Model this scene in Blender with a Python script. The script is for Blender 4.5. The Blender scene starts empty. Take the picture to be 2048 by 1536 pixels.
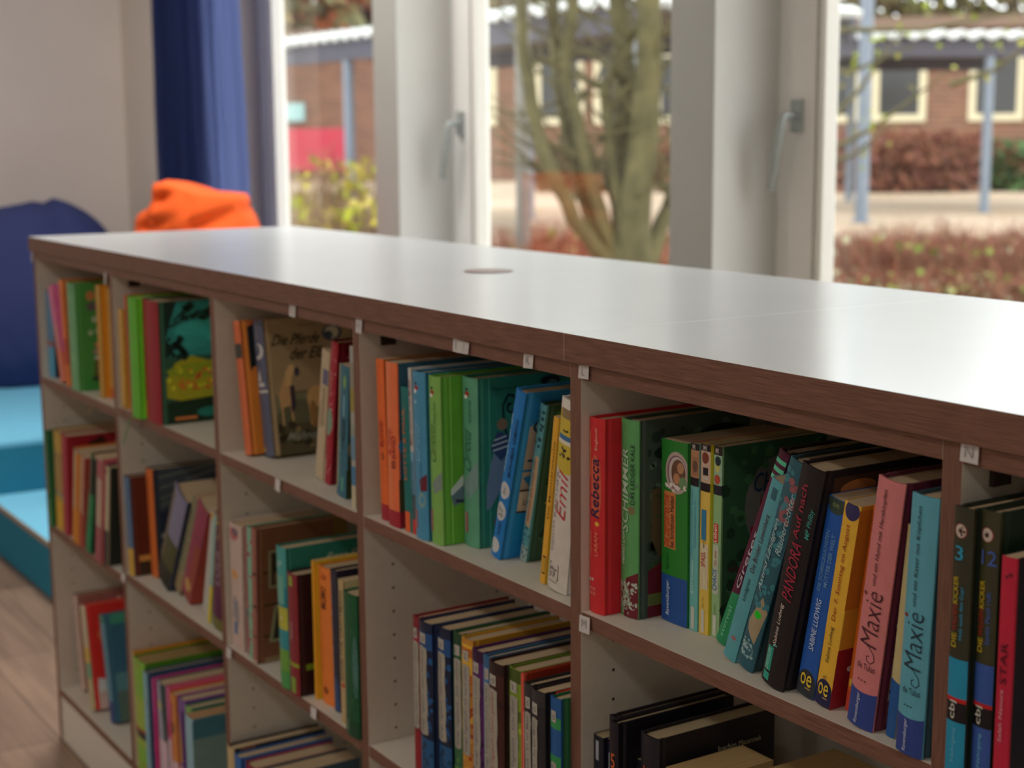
import bpy, bmesh, math, random
from mathutils import Vector, Matrix, noise
random.seed(7)
sc = bpy.context.scene
COL = sc.collection

# ---------------------------------------------------------------- camera
CP = Vector((3.1793, -0.8662, 0.1923))
RX = Vector((0.53941, 0.84201, -0.00730)); UY = Vector((-0.12980, 0.09171, 0.98729)); FZ = Vector((-0.83198, 0.53161, -0.15876))
FPX = 3060.9
cam_d = bpy.data.cameras.new('camera'); cam = bpy.data.objects.new('camera', cam_d); COL.objects.link(cam)
m = Matrix((RX, UY, -FZ)).transposed().to_4x4(); m.translation = CP
cam.matrix_world = m
cam_d.sensor_width = 36; cam_d.lens = FPX / 2048 * 36
cam_d.clip_start = .05; cam_d.clip_end = 400
cam_d.dof.use_dof = True; cam_d.dof.focus_distance = 1.36; cam_d.dof.aperture_fstop = 6.4
sc.camera = cam
# ---------------------------------------------------------------- world, exposure
sc.view_settings.view_transform = 'Standard'; sc.view_settings.look = 'None'
sc.view_settings.gamma = 1; sc.view_settings.use_curve_mapping = False
sc.view_settings.exposure = 0.0
w = bpy.data.worlds.new('overcast sky'); sc.world = w; w.use_nodes = True
bg = w.node_tree.nodes['Background']; bg.inputs[0].default_value = (.98, .985, 1.0, 1); bg.inputs[1].default_value = 3.8
CEIL = 1.75; FLOOR = -1.083; WY = 1.5; WXL = -3.28; WXR = 6.4; WYB = -5.2
FILL_W = [40.0, 11, 10, 18.0, 11, 10]

# ---------------------------------------------------------------- helpers
def at(px, py, t):
    return CP + (FZ + RX * ((px - 1024) / FPX) - UY * ((py - 768) / FPX)) * t
def gnd(px, py, z=-1.2):
    d = FZ + RX * ((px - 1024) / FPX) - UY * ((py - 768) / FPX)
    return CP + d * ((z - CP.z) / d.z)
def lin(h, g=1.0):
    h = h.lstrip('#'); r = []
    for i in (0, 2, 4):
        c = int(h[i:i+2], 16) / 255
        c = c / 12.92 if c <= .04045 else ((c + .055) / 1.055) ** 2.4
        r.append(min(.86, c * g))
    return (r[0], r[1], r[2], 1)
MATS = {}
def new_mat(name):
    mt = bpy.data.materials.new(name); mt.use_nodes = True
    return mt, mt.node_tree, mt.node_tree.nodes['Principled BSDF']
def mat(name, col, rough=.6, var=.12, scale=30, bump=0., spec=.4, metal=0., stretch=None, col2=None, bscale=None):
    """procedural noise-varied surface"""
    if name in MATS: return MATS[name]
    mt, nt, b = new_mat(name)
    tc = nt.nodes.new('ShaderNodeTexCoord'); mp = nt.nodes.new('ShaderNodeMapping')
    nt.links.new(tc.outputs['Object'], mp.inputs[0])
    if stretch: mp.inputs['Scale'].default_value = stretch
    nz = nt.nodes.new('ShaderNodeTexNoise'); nz.inputs['Scale'].default_value = scale; nz.inputs['Detail'].default_value = 4
    nt.links.new(mp.outputs[0], nz.inputs['Vector'])
    rp = nt.nodes.new('ShaderNodeValToRGB')
    c = col[:3]; d = col2[:3] if col2 else tuple(x * (1 - var) for x in c); e = c if col2 else tuple(min(1, x * (1 + var)) for x in c)
    rp.color_ramp.elements[0].position = .3; rp.color_ramp.elements[1].position = .7
    rp.color_ramp.elements[0].color = (*d, 1); rp.color_ramp.elements[1].color = (*e, 1)
    nt.links.new(nz.outputs[0], rp.inputs[0]); nt.links.new(rp.outputs[0], b.inputs['Base Color'])
    b.inputs['Roughness'].default_value = rough; b.inputs['Specular IOR Level'].default_value = spec; b.inputs['Metallic'].default_value = metal
    if bump:
        bm_ = nt.nodes.new('ShaderNodeBump'); bm_.inputs['Strength'].default_value = bump; bm_.inputs['Distance'].default_value = .002
        if bscale:
            n2 = nt.nodes.new('ShaderNodeTexNoise'); n2.inputs['Scale'].default_value = bscale; nt.links.new(mp.outputs[0], n2.inputs['Vector']); nt.links.new(n2.outputs[0], bm_.inputs['Height'])
        else: nt.links.new(nz.outputs[0], bm_.inputs['Height'])
        nt.links.new(bm_.outputs[0], b.inputs['Normal'])
    MATS[name] = mt; return mt
BG = 1.5; BGF = 3.6
def pm(h, front=False):      # printed card / paper colour, given as it reads in the photo
    if front: return mat('cover print ' + h, lin(h, BGF), rough=.42, var=.05, scale=60, spec=.35)
    return mat('print ' + h, lin(h, BG), rough=.42, var=.05, scale=60, spec=.35)

def prop(o, label=None, cat=None, group=None, kind=None):
    if label: o['label'] = label
    if cat: o['category'] = cat
    if group: o['group'] = group
    if kind: o['kind'] = kind
    return o
def empty(name, loc=(0, 0, 0), rot=(0, 0, 0)):
    o = bpy.data.objects.new(name, None); o.empty_display_size = .02; COL.objects.link(o); o.location = loc; o.rotation_euler = rot; return o
class MB:
    def __init__(s): s.v = []; s.f = []; s.m = []; s.mats = []; s.sm = []
    def mi(s, mt):
        if mt not in s.mats: s.mats.append(mt)
        return s.mats.index(mt)
    def face(s, pts, mt, smooth=False):
        n = len(s.v); s.v += [tuple(p) for p in pts]; s.f.append(tuple(range(n, n + len(pts)))); s.m.append(s.mi(mt)); s.sm.append(smooth)
    def grid(s, rows, mt, smooth=True, closed=False):
        n = len(s.v); c = len(rows[0]); k = s.mi(mt)
        for r in rows: s.v += [tuple(p) for p in r]
        for i in range(len(rows) - 1):
            for j in range(c if closed else c - 1):
                j2 = (j + 1) % c
                s.f.append((n + i*c + j, n + i*c + j2, n + (i+1)*c + j2, n + (i+1)*c + j)); s.m.append(k); s.sm.append(smooth)
    def box(s, a, b, mt, faces=None, bev=0):
        x0, y0, z0 = a; x1, y1, z1 = b
        P = [(x0,y0,z0),(x1,y0,z0),(x1,y1,z0),(x0,y1,z0),(x0,y0,z1),(x1,y0,z1),(x1,y1,z1),(x0,y1,z1)]
        n = len(s.v); s.v += P
        Q = {'-y':(0,1,5,4),'+x':(1,2,6,5),'+y':(2,3,7,6),'-x':(3,0,4,7),'+z':(4,5,6,7),'-z':(3,2,1,0)}
        for k, q in Q.items():
            s.f.append(tuple(n + i for i in q)); s.m.append(s.mi((faces or {}).get(k, mt))); s.sm.append(False)
    def tube(s, pts, r, mt, n=8, caps=True):
        pts = [Vector(p) for p in pts]; rs = r if isinstance(r, (list, tuple)) else [r] * len(pts); rows = []
        for i, p in enumerate(pts):
            d = (pts[min(i+1, len(pts)-1)] - pts[max(i-1, 0)]).normalized()
            a = d.orthogonal().normalized() if i == 0 else (a - d * a.dot(d)).normalized()
            b_ = d.cross(a)
            rows.append([p + (a * math.cos(t) + b_ * math.sin(t)) * rs[i] for t in [2*math.pi*k/n for k in range(n)]])
        s.grid(rows, mt, True, True)
        if caps: s.face(rows[0][::-1], mt); s.face(rows[-1], mt)
    def cyl(s, c, r, h, mt, n=24, axis='z'):
        c = Vector(c); d = {'z': Vector((0,0,1)), 'y': Vector((0,1,0)), 'x': Vector((1,0,0))}[axis]
        s.tube([c, c + d*h], r, mt, n)
    def build(s, name, parent=None, merge=False):
        me = bpy.data.meshes.new(name); me.from_pydata(s.v, [], s.f)
        for mt in s.mats: me.materials.append(mt)
        me.polygons.foreach_set('material_index', s.m); me.polygons.foreach_set('use_smooth', s.sm)
        if merge:
            bm = bmesh.new(); bm.from_mesh(me); bmesh.ops.remove_doubles(bm, verts=bm.verts, dist=1e-5); bmesh.ops.recalc_face_normals(bm, faces=bm.faces); bm.to_mesh(me); bm.free()
        me.update(); o = bpy.data.objects.new(name, me); COL.objects.link(o)
        if parent: o.parent = parent
        return o
def bevel(o, w=.001, seg=2):
    md = o.modifiers.new('bevel', 'BEVEL'); md.width = w; md.segments = seg; md.limit_method = 'ANGLE'; md.angle_limit = .7; return o

# text outlines -------------------------------------------------
TXT = {}
def glyphs(t):
    """unit-size filled outline of a string: verts normalised to x 0..1, z 0..1 plus faces and aspect"""
    if t in TXT: return TXT[t]
    cu = bpy.data.curves.new('txt', 'FONT'); thin = t.startswith('~'); cu.body = t.lstrip('~'); cu.resolution_u = 2; cu.size = 1; cu.offset = -.012 if thin else .004
    o = bpy.data.objects.new('txt', cu); COL.objects.link(o)
    dg = bpy.context.evaluated_depsgraph_get(); me = bpy.data.meshes.new_from_object(o.evaluated_get(dg))
    vs = [(v.co.x, v.co.y) for v in me.vertices]; fs = [tuple(p.vertices) for p in me.polygons]
    bpy.data.objects.remove(o); bpy.data.curves.remove(cu); bpy.data.meshes.remove(me)
    x0 = min(a for a, b in vs); x1 = max(a for a, b in vs); y0 = min(b for a, b in vs); y1 = max(b for a, b in vs)
    TXT[t] = ([((a-x0)/(x1-x0), (b-y0)/(y1-y0)) for a, b in vs], fs, (x1-x0)/(y1-y0)); return TXT[t]

# book measures in metres: x, y, thickness, height, depth, lean
GEOM={
 '10a':(0.0196,0.0109,0.0442,0.1766,0.1272,0.0348),
 '10b':(0.0644,0.0312,0.0243,0.1400,0.1008,0.0377),
 '10c':(0.1426,0.0018,0.0324,0.1963,0.1413,-0.2991),
 '10d':(0.1803,0.0004,0.0266,0.2103,0.1514,-0.0879),
 '10e':(0.2140,-0.0003,0.0508,0.2095,0.1508,0.0000),
 '10f':(0.3413,0.0163,0.0270,0.2127,0.1531,0.0054),
 '10g':(0.3690,0.0285,0.0207,0.2092,0.1506,0.0088),
 '11a':(0.5156,0.0016,0.0232,0.1785,0.1285,0.0158),
 '11b':(0.5722,-0.0016,0.0132,0.2075,0.1494,-0.0366),
 '11c':(0.6062,-0.0123,0.0470,0.2091,0.1506,0.0095),
 '11d':(0.6537,-0.0031,0.0758,0.2084,0.1500,0.0133),
 '12a':(1.0227,0.0234,0.0251,0.2048,0.1474,-0.1515),
 '12b':(1.0486,0.0438,0.0356,0.2070,0.1491,-0.1466),
 '12c':(1.2331,0.0423,0.0250,0.1900,0.1368,0.1836),
 '12d':(1.2662,0.0394,0.0204,0.2065,0.1487,0.1750),
 '12f':(1.3476,0.0203,0.0284,0.1815,0.1307,0.1065),
 '12g':(1.4180,0.0083,0.0114,0.2135,0.1537,0.0166),
 '13a':(1.4955,0.0109,0.0202,0.2050,0.1476,-0.0337),
 '13b':(1.5260,0.0055,0.0288,0.2061,0.1484,-0.0059),
 '13c':(1.5624,0.0076,0.0204,0.1789,0.1288,-0.0333),
 '13d':(1.5833,0.0084,0.0075,0.2041,0.1470,-0.0305),
 '13e':(1.5973,0.0028,0.0302,0.2033,0.1464,-0.0176),
 '13f':(1.6281,0.0072,0.0275,0.2015,0.1451,-0.0136),
 '13g':(1.6562,0.0350,0.0340,0.2018,0.1453,-0.0023),
 '13h':(1.7235,0.0307,0.0196,0.2082,0.1499,0.2786),
 '13i':(1.7558,0.0505,0.0132,0.1914,0.1378,0.2305),
 '13j':(1.8431,0.0205,0.0096,0.1888,0.1359,0.1520),
 '13k':(1.8635,0.0140,0.0355,0.2101,0.1513,0.1398),
 '14a':(1.9516,0.0075,0.0260,0.2008,0.1446,0.0000),
 '14b':(1.9782,0.0271,0.0288,0.2014,0.1450,0.0000),
 '14c':(2.0154,0.0521,0.0401,0.1838,0.1324,-0.0114),
 '14d':(2.0561,0.0544,0.0122,0.1861,0.1340,0.0003),
 '14e':(2.0688,0.0557,0.0145,0.1873,0.1349,0.0043),
 '14f':(2.0840,0.0585,0.0119,0.1874,0.1349,0.0083),
 '14g':(2.1015,0.0482,0.0132,0.2154,0.1551,0.3977),
 '14h':(2.1396,0.0250,0.0167,0.1885,0.1357,0.3339),
 '14i':(2.1646,0.0193,0.0210,0.2109,0.1519,0.3090),
 '14j':(2.2090,0.0081,0.0277,0.2079,0.1497,0.2233),
 '14k':(2.2453,0.0180,0.0208,0.1828,0.1316,0.1881),
 '14l':(2.2717,0.0144,0.0180,0.1831,0.1319,0.1637),
 '14m':(2.2964,0.0265,0.0061,0.1830,0.1318,0.1412),
 '14n':(2.3171,0.0058,0.0285,0.2113,0.1521,0.1271),
 '14o':(2.3549,0.0135,0.0097,0.1782,0.1283,0.0905),
 '14p':(2.3789,-0.0025,0.0268,0.2079,0.1497,0.0398),
 '15a':(2.4524,-0.0288,0.0174,0.2150,0.1548,0.0000),
 '15b':(2.4707,-0.0221,0.0167,0.2150,0.1548,0.0000),
 '15c':(2.4998,-0.0332,0.0126,0.1900,0.1368,0.0000),
 '20a':(0.0279,-0.0062,0.0237,0.2001,0.1440,-0.0245),
 '20b':(0.0523,0.0003,0.0530,0.2070,0.1490,0.0546),
 '20c':(0.1060,-0.0010,0.0388,0.2095,0.1508,0.0878),
 '20d':(0.1875,-0.0080,0.0426,0.1956,0.1408,0.2198),
 '20e':(0.2317,-0.0051,0.0240,0.1927,0.1387,0.2232),
 '20f':(0.2712,-0.0076,0.0319,0.2078,0.1496,0.3227),
 '20g':(0.3532,-0.0118,0.0289,0.2143,0.1543,0.2078),
 '20h':(0.3887,-0.0066,0.0206,0.1992,0.1434,0.1895),
 '21a':(0.5106,0.0007,0.0291,0.1824,0.1313,-0.0437),
 '21b':(0.5403,0.0319,0.0346,0.1991,0.1434,-0.0404),
 '21c':(0.5927,0.0191,0.0582,0.2115,0.1523,0.5511),
 '21d':(0.6626,0.0294,0.0285,0.2137,0.1538,0.5474),
 '21e':(0.7087,0.0240,0.0443,0.2076,0.1495,0.5074),
 '21f':(0.8140,0.0239,0.0318,0.1920,0.1383,0.3061),
 '21g':(0.8632,0.0143,0.0126,0.1953,0.1406,0.2328),
 '21h':(0.8880,0.0108,0.0407,0.1973,0.1420,0.1834),
 '22a':(0.9856,0.0047,0.0495,0.2011,0.1448,0.0296),
 '22b':(1.0394,0.0102,0.0156,0.2038,0.1468,0.0186),
 '22c':(1.0556,0.0053,0.0248,0.2077,0.1496,0.0224),
 '22d':(1.0810,0.0005,0.0170,0.2134,0.1537,0.0537),
 '22e':(1.1939,-0.0047,0.0320,0.2092,0.1506,-0.0129),
 '22f':(1.2285,-0.0051,0.0311,0.1791,0.1290,0.0000),
 '22g':(1.2739,0.0143,0.0081,0.2029,0.1461,0.0000),
 '22h':(1.2832,0.0182,0.0405,0.1986,0.1430,-0.0029),
 '22i':(1.3282,0.0172,0.0208,0.2022,0.1456,-0.0167),
 '22j':(1.3748,0.0057,0.0153,0.2016,0.1451,0.0000),
 '22k':(1.4084,-0.0060,0.0400,0.1967,0.1416,0.0000),
 '23a':(1.5923,-0.0006,0.0168,0.2100,0.1400,0.0000),
 '23b':(1.6096,-0.0029,0.0315,0.2100,0.1400,0.0000),
 '23c':(1.6417,0.0045,0.0304,0.2100,0.1400,0.0000),
 '23d':(1.6726,0.0087,0.0214,0.2100,0.1400,0.0000),
 '23e':(1.6947,0.0071,0.0258,0.2100,0.1400,0.0000),
 '23f':(1.7370,-0.0039,0.0246,0.2100,0.1400,0.0000),
 '23g':(1.7645,-0.0049,0.0154,0.2100,0.1400,0.0000),
 '23h':(1.7815,-0.0094,0.0302,0.2100,0.1400,0.0000),
 '23i':(1.8123,-0.0021,0.0263,0.2100,0.1400,0.0000),
 '23j':(1.8391,-0.0018,0.0063,0.2100,0.1400,0.0000),
 '23k':(1.8636,-0.0149,0.0165,0.2100,0.1400,0.0000),
 '23l':(1.8829,-0.0180,0.0247,0.2100,0.1400,0.0000),
 '23m':(1.9082,-0.0026,0.0036,0.2100,0.1400,0.0000),
 '23n':(1.9124,-0.0137,0.0190,0.2100,0.1400,0.0000),
 '24a':(1.9516,0.0145,0.0172,0.1750,0.1200,0.0000),
 '24b':(1.9694,0.0188,0.0144,0.1750,0.1200,0.0000),
 '24c':(2.0011,-0.0016,0.0116,0.2150,0.1500,0.0000),
 '24d':(2.0134,-0.0102,0.0138,0.2150,0.1500,0.0000),
 '24e':(2.0278,0.0123,0.0100,0.1750,0.1100,0.0000),
 '24f':(2.0523,-0.0031,0.0290,0.2150,0.1500,0.0000),
 '30a':(0.0475,0.0325,0.0382,0.2045,0.1472,-0.1368),
 '30b':(0.1735,0.0144,0.0341,0.2154,0.1551,-0.1729),
 '30c':(0.2688,0.0264,0.0318,0.2173,0.1565,-0.2010),
 '31a':(0.5482,-0.0109,0.0086,0.2350,0.2000,0.0000),
 '31b':(0.5573,-0.0158,0.0613,0.2300,0.2000,0.0000),
 '31c':(0.6193,-0.0182,0.0178,0.2200,0.1584,0.0000),
 '31d':(0.6377,-0.0080,0.0096,0.2100,0.1512,0.0000),
 '31e':(0.6479,-0.0052,0.0414,0.2100,0.1512,0.0000),
 '31f':(0.6899,-0.0012,0.0149,0.2100,0.1512,0.0000),
 '31g':(0.7054,-0.0019,0.0285,0.2050,0.1476,0.0000),
 '31h':(0.7345,0.0013,0.0350,0.2050,0.1476,0.0000),
 '31i':(0.7702,0.0025,0.0263,0.2000,0.1440,0.0000),
 '31j':(0.8086,-0.0118,0.0346,0.2000,0.1440,0.0000),
 '32a':(0.9972,-0.0144,0.0272,0.2100,0.1600,0.0000),
 '32b':(1.0250,-0.0136,0.0259,0.2050,0.1600,0.0000),
 '32c':(1.0515,-0.0066,0.0396,0.2000,0.1500,0.0000),
 '32d':(1.0916,0.0005,0.0484,0.2000,0.1500,0.0000),
 '24g':(2.0920,-.0020,.0440,.1920,.0980,0),
 '24h':(2.1480,.0300,.0560,.1920,.1350,0),
}
# ---------------------------------------------------------------- books
BAY = ['first', 'second', 'third', 'fourth', 'fifth', 'sixth']; ROW = {1: 'top', 2: 'middle', 3: 'bottom'}
ZSH = {1: [-.287, -.2815, -.284, -.284, -.284, -.284], 2: [-.601, -.5915, -.593, -.593, -.593, -.593], 3: [-.962, -.961, -.961, -.961, -.961, -.961]}
def page_mat(h='#9b8a70'):
    n = 'page block ' + h
    if n in MATS: return MATS[n]
    return mat(n, lin(h, 1.75), rough=.85, var=.16, scale=1.0, stretch=(2600, 3, 900), spec=.1)
def book(key, kind, spine, front, sd=(), fd=(), label='', pages='#9b8a70', stick=(), ribbon=None, square=False):
    X, Y, W, H, D, TH = GEOM[key]; r, c = int(key[0]), int(key[1]); zs = ZSH[r][c]
    if TH > 0: piv = X + W / math.cos(TH); x0 = -W
    else: piv = X; x0 = 0.
    root = empty('book', (piv, Y, zs + .0003), (0, TH, 0))
    prop(root, label, 'book', 'books in the %s row of the %s bay' % (ROW[r], BAY[c]))
    hard = kind == 'h'; ct = .0021 if hard else .0005; ov = .003 if hard else 0.
    bul = min(.0034, .105 * W) if (hard and not square) else min(.0012, .08*W)
    sm, fm = pm(spine), pm(front, True)
    N = 8
    def sy(u): return bul - bul * (1 - (2*u - 1)**2)
    # plan profile of the cover
    if hard:
        hd = min(.0013, W*.12)
        left = [(0, D), (0, .011), (hd, .008), (hd, .0065), (0, .0045)]
    else: left = [(0, D), (0, .003)]
    sp = [(W * i / N, sy(i / N)) for i in range(N + 1)]
    right = [(W - a, b) for a, b in left][::-1]
    outer = left + sp + right
    inner = []
    for i, (a, b) in enumerate(outer):
        if i < len(left): inner.append((a + ct, b if i == 0 else max(b, bul + ct)))
        elif i >= len(left) + len(sp): inner.append((a - ct, b if i == len(outer)-1 else max(b, bul + ct)))
        else: inner.append((min(max(a, ct), W - ct), b + ct))
    mb = MB(); nl = len(left); ns = len(sp)
    def P3(p, z): return (x0 + p[0], p[1], z)
    for i in range(len(outer) - 1):
        mt = sm if nl - 1 <= i < nl + ns else fm
        a, b = outer[i], outer[i+1]; smo = nl <= i < nl + ns - 1
        mb.face([P3(a, 0), P3(b, 0), P3(b, H), P3(a, H)], mt, smo)
        ai, bi = inner[i], inner[i+1]
        mb.face([P3(bi, 0), P3(ai, 0), P3(ai, H), P3(bi, H)], fm)
        mb.face([P3(a, H), P3(b, H), P3(bi, H), P3(ai, H)], mt)
        mb.face([P3(b, 0), P3(a, 0), P3(ai, 0), P3(bi, 0)], mt)
    for e in (0, -1):
        a, b = outer[e], inner[e]; mb.face([P3(a, 0), P3(b, 0), P3(b, H), P3(a, H)], fm)
    # printed pattern
    lay = [0.00012]
    S0 = .014 / D if hard else .004
    def mp(face, u, v, off):
        if face == 'S': return (x0 + u * W, sy(u) - off, v * H)
        return (x0 + W + off, u * D, v * H)
    def lo(face, u): return min(1, max(0, u)) if face == 'S' else min(.995, max(S0, u))
    def strips(mb, pts, off, mt):
        # follow the rounded spine: cut the outline into the spine's facets
        def clip(P, val, keep):
            out = []
            for i in range(len(P)):
                a, b = P[i-1], P[i]; ia = (a[0] - val) * keep >= 0; ib = (b[0] - val) * keep >= 0
                if ia != ib: t = (val - a[0]) / (b[0] - a[0]); out.append((val, a[1] + (b[1] - a[1]) * t))
                if ib: out.append(b)
            return out
        for k_ in range(N):
            q = clip([(min(1, max(0, a)), min(.999, max(.001, b))) for a, b in pts], k_ / N, 1)
            if len(q) > 2: q = clip(q, (k_ + 1) / N, -1)
            if len(q) > 2 and max(a for a, b in q) - min(a for a, b in q) > 1e-4: mb.face([mp('S', a, b, off) for a, b in q], mt)
    def draw(mb, face, d):
        pm = lambda c: globals()['pm'](c, face == 'F')
        off = lay[0]; lay[0] += .00003
        k = d[0]; aspect = (W if face == 'S' else D) / H
        if k == 'b': d = ('r', 0, 1, d[1], d[2], d[3]); k = 'r'
        if k == 'r':
            u0, u1, v0, v1, c = d[1:]; u0 = lo(face, u0); u1 = lo(face, u1); n = 8 if face == 'S' else 1
            us = sorted({u0, u1, *[q_ / N for q_ in range(N + 1) if u0 < q_ / N < u1]}) if face == 'S' else [u0, u1]
            mb.grid([[mp(face, q_, v, off) for q_ in us] for v in (v0, v1)], pm(c), False)
        elif k == 'e':
            u, v, ru, rv, c = d[1:]; pts = []
            for i in range(22):
                a = 2*math.pi*i/22; pts.append((u + ru*math.cos(a), v + rv*math.sin(a)))
            if face == 'S': strips(mb, pts, off, pm(c))
            else: mb.face([mp(face, lo(face, a), min(.998, max(.002, b)), off) for a, b in pts], pm(c))
        elif k == 'p' and face == 'S': strips(mb, d[1], off, pm(d[2]))
        elif k == 'p':
            mb.face([mp(face, lo(face, a), min(.999, max(.001, b)), off) for a, b in d[1]], pm(d[2]))
        elif k == 'd':      # scatter of small marks: colour, count, size (m), seed, area
            rr = random.Random(d[4]); ar = d[5] if len(d) > 5 else (0.05, .95, .03, .97)
            for i in range(d[2]):
                u = rr.uniform(ar[0], ar[1]); v = rr.uniform(ar[2], ar[3]); s_ = d[3] * rr.uniform(.6, 1.3); n = 6; ph = rr.uniform(0, 6)
                L = (W if face == 'S' else D)
                mb.face([mp(face, lo(face, u + s_/L*math.cos(ph+a*6.283/n)), min(.999, max(.001, v + s_/H*math.sin(ph+a*6.283/n)*rr.uniform(.7, 1.2))), off) for a in range(n)], pm(d[1]))
        elif k == 'l':      # line stroke: points, width (m), colour
            pts = d[1]; L = (W if face == 'S' else D); wd = d[2] / 2
            P2 = [(a*L, b*H) for a, b in pts]
            for (ax, ay), (bx, by) in zip(P2, P2[1:]):
                dx, dy = bx-ax, by-ay; q = math.hypot(dx, dy) or 1; nx, ny = -dy/q*wd, dx/q*wd
                mb.face([mp(face, lo(face, x/L), min(.999, max(.001, y/H)), off) for x, y in ((ax+nx, ay+ny), (ax-nx, ay-ny), (bx-nx, by-ny), (bx+nx, by+ny))], pm(d[3]))
        elif k in 'tT':
            txt, u, v0, v1, hf, c = d[1:7]; sh = d[7] if len(d) > 7 else 0
            vs, fs, asp = glyphs(txt); n = len(mb.v); mi = mb.mi(pm(c)); flat = []
            for a, b in vs:
                if k == 't':    # reads upward; centred on u, spans v0..v1, glyph height hf of the face width
                    uu = u + hf/2 - b*hf; vv = v0 + (a + sh*(b-.5)*hf*(W if face == 'S' else D)/H/(v1-v0))*(v1-v0)
                else:           # level text from u to v0 (both along the face), base at v1, height hf (of face height)
                    uu = u + (a + sh*(b-.5)*.1)*(v0-u); vv = v1 + b*hf
                flat.append((uu, vv))
            if face == 'S':
                for f in fs: strips(mb, [flat[i] for i in f], off, pm(c))
            else:
                for a, b in flat: mb.v.append(mp(face, lo(face, a), min(.999, max(.001, b)), off))
                for f in fs: mb.f.append(tuple(n + i for i in f)); mb.m.append(mi); mb.sm.append(False)
    tx = [(f, d) for f, L in (('S', sd), ('F', fd)) for d in L if d[0] in 'tT']
    for f, L in (('S', sd), ('F', fd)):
        lay[0] = .00012
        for d in L:
            if d[0] not in 'tT': draw(mb, f, d)
    mb.build('cover', root)
    if tx:
        for f, d in tx:
            mt_ = MB(); lay[0] = .0009; draw(mt_, f, d); mt_.build('lettering', root)
    for name, ds in stick:
        ms = MB(); lay[0] = .00078
        for d in ds: draw(ms, 'S', d)
        ms.build(name, root)
    # page block
    pg = MB(); a = ct + .0002; yb = bul + ct + .0006
    pg.box((x0 + a, yb, ov), (x0 + W - a, D - ov, H - ov if hard else H - .0004), page_mat(pages))
    pg.build('page_block', root)
    if ribbon:
        rb = MB(); pts, rc = ribbon; q = []
        for px_, pz_ in pts: q.append([(x0 + px_ - .002, -.004 - .001*len(q), pz_), (x0 + px_ + .002, -.004 - .001*len(q), pz_)])
        q.insert(0, [(x0 + W/2 - .002, .004, .0012), (x0 + W/2 + .002, .004, .0012)])
        rb.grid(q, pm(rc), True); o = rb.build('ribbon_marker', root); sd_ = o.modifiers.new('thick', 'SOLIDIFY'); sd_.thickness = .0004
    return root
# ---------------------------------------------------------------- materials
M_WALL = mat('painted wall', lin('#d9cfc6'), rough=.85, var=.03, scale=3, bump=.15, bscale=180)
M_CEIL = mat('ceiling paint', lin('#e4e2de'), rough=.9, var=.02, scale=4)
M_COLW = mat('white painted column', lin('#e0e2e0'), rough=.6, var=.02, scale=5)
M_COLG = mat('grey column face', lin('#a4a6a0'), rough=.6, var=.02, scale=5)  # column face toward the room, greyer than the side cheek
M_FRAME = mat('window frame paint', lin('#e6e4e0'), rough=.45, var=.03, scale=8)
M_BEAD = mat('glazing bead white', lin('#f0eee8'), rough=.35, var=.02, scale=8)
M_GASK = mat('dark gasket', lin('#4c4644'), rough=.7, var=.1, scale=40)
M_METAL = mat('matt steel', lin('#a4acaa'), rough=.4, var=.05, scale=60, metal=.3)
M_WALNUT = mat('walnut edge band', lin('#88604e'), rough=.5, scale=14, stretch=(2.2, 30, 60), col2=lin('#684638'), bump=.25, spec=.35)
M_WALNUTV = mat('walnut edge band upright', lin('#88604e'), rough=.5, scale=14, stretch=(60, 30, 2.2), col2=lin('#684638'), bump=.25, spec=.35)
M_LAM = mat('white laminate board', lin('#d8d2c4'), rough=.55, var=.03, scale=90, bump=.05)
M_DARK = mat('dark fitting', lin('#3c3026'), rough=.6, var=.1, scale=40)
def top_mat():
    mt = mat('glossy white worktop', lin('#d4d8da'), rough=.24, var=.015, scale=6, spec=.45)
    b = mt.node_tree.nodes['Principled BSDF']; b.inputs['Coat Weight'].default_value = .12; b.inputs['Coat Roughness'].default_value = .12
    return mt
M_TOP = top_mat()
def floor_mat():
    mt, nt, b = new_mat('wood plank vinyl'); N = nt.nodes; L = nt.links
    tc = N.new('ShaderNodeTexCoord'); mp = N.new('ShaderNodeMapping'); mp.inputs['Rotation'].default_value = (0, 0, 0)
    L.new(tc.outputs['Object'], mp.inputs[0])
    br = N.new('ShaderNodeTexBrick'); br.inputs['Scale'].default_value = 1; br.inputs['Brick Width'].default_value = 1.2; br.inputs['Row Height'].default_value = .18
    br.inputs['Mortar Size'].default_value = .0015; br.inputs['Color1'].default_value = lin('#a08672'); br.inputs['Color2'].default_value = lin('#7c6454'); br.inputs['Mortar'].default_value = lin('#3c2c24')
    L.new(mp.outputs[0], br.inputs[0])
    m2 = N.new('ShaderNodeMapping'); m2.inputs['Scale'].default_value = (1.2, 16, 1); L.new(tc.outputs['Object'], m2.inputs[0])
    nz = N.new('ShaderNodeTexNoise'); nz.inputs['Scale'].default_value = 3; nz.inputs['Detail'].default_value = 6; L.new(m2.outputs[0], nz.inputs['Vector'])
    mx = N.new('ShaderNodeMixRGB'); mx.blend_type = 'MULTIPLY'; mx.inputs[0].default_value = .6
    rp = N.new('ShaderNodeValToRGB'); rp.color_ramp.elements[0].color = (.55, .5, .46, 1); rp.color_ramp.elements[1].color = (1.25, 1.2, 1.15, 1); rp.color_ramp.elements[0].position = .3; rp.color_ramp.elements[1].position = .7
    L.new(nz.outputs[0], rp.inputs[0]); L.new(br.outputs[0], mx.inputs[1]); L.new(rp.outputs[0], mx.inputs[2]); L.new(mx.outputs[0], b.inputs['Base Color'])
    b.inputs['Roughness'].default_value = .38; return mt
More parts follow.
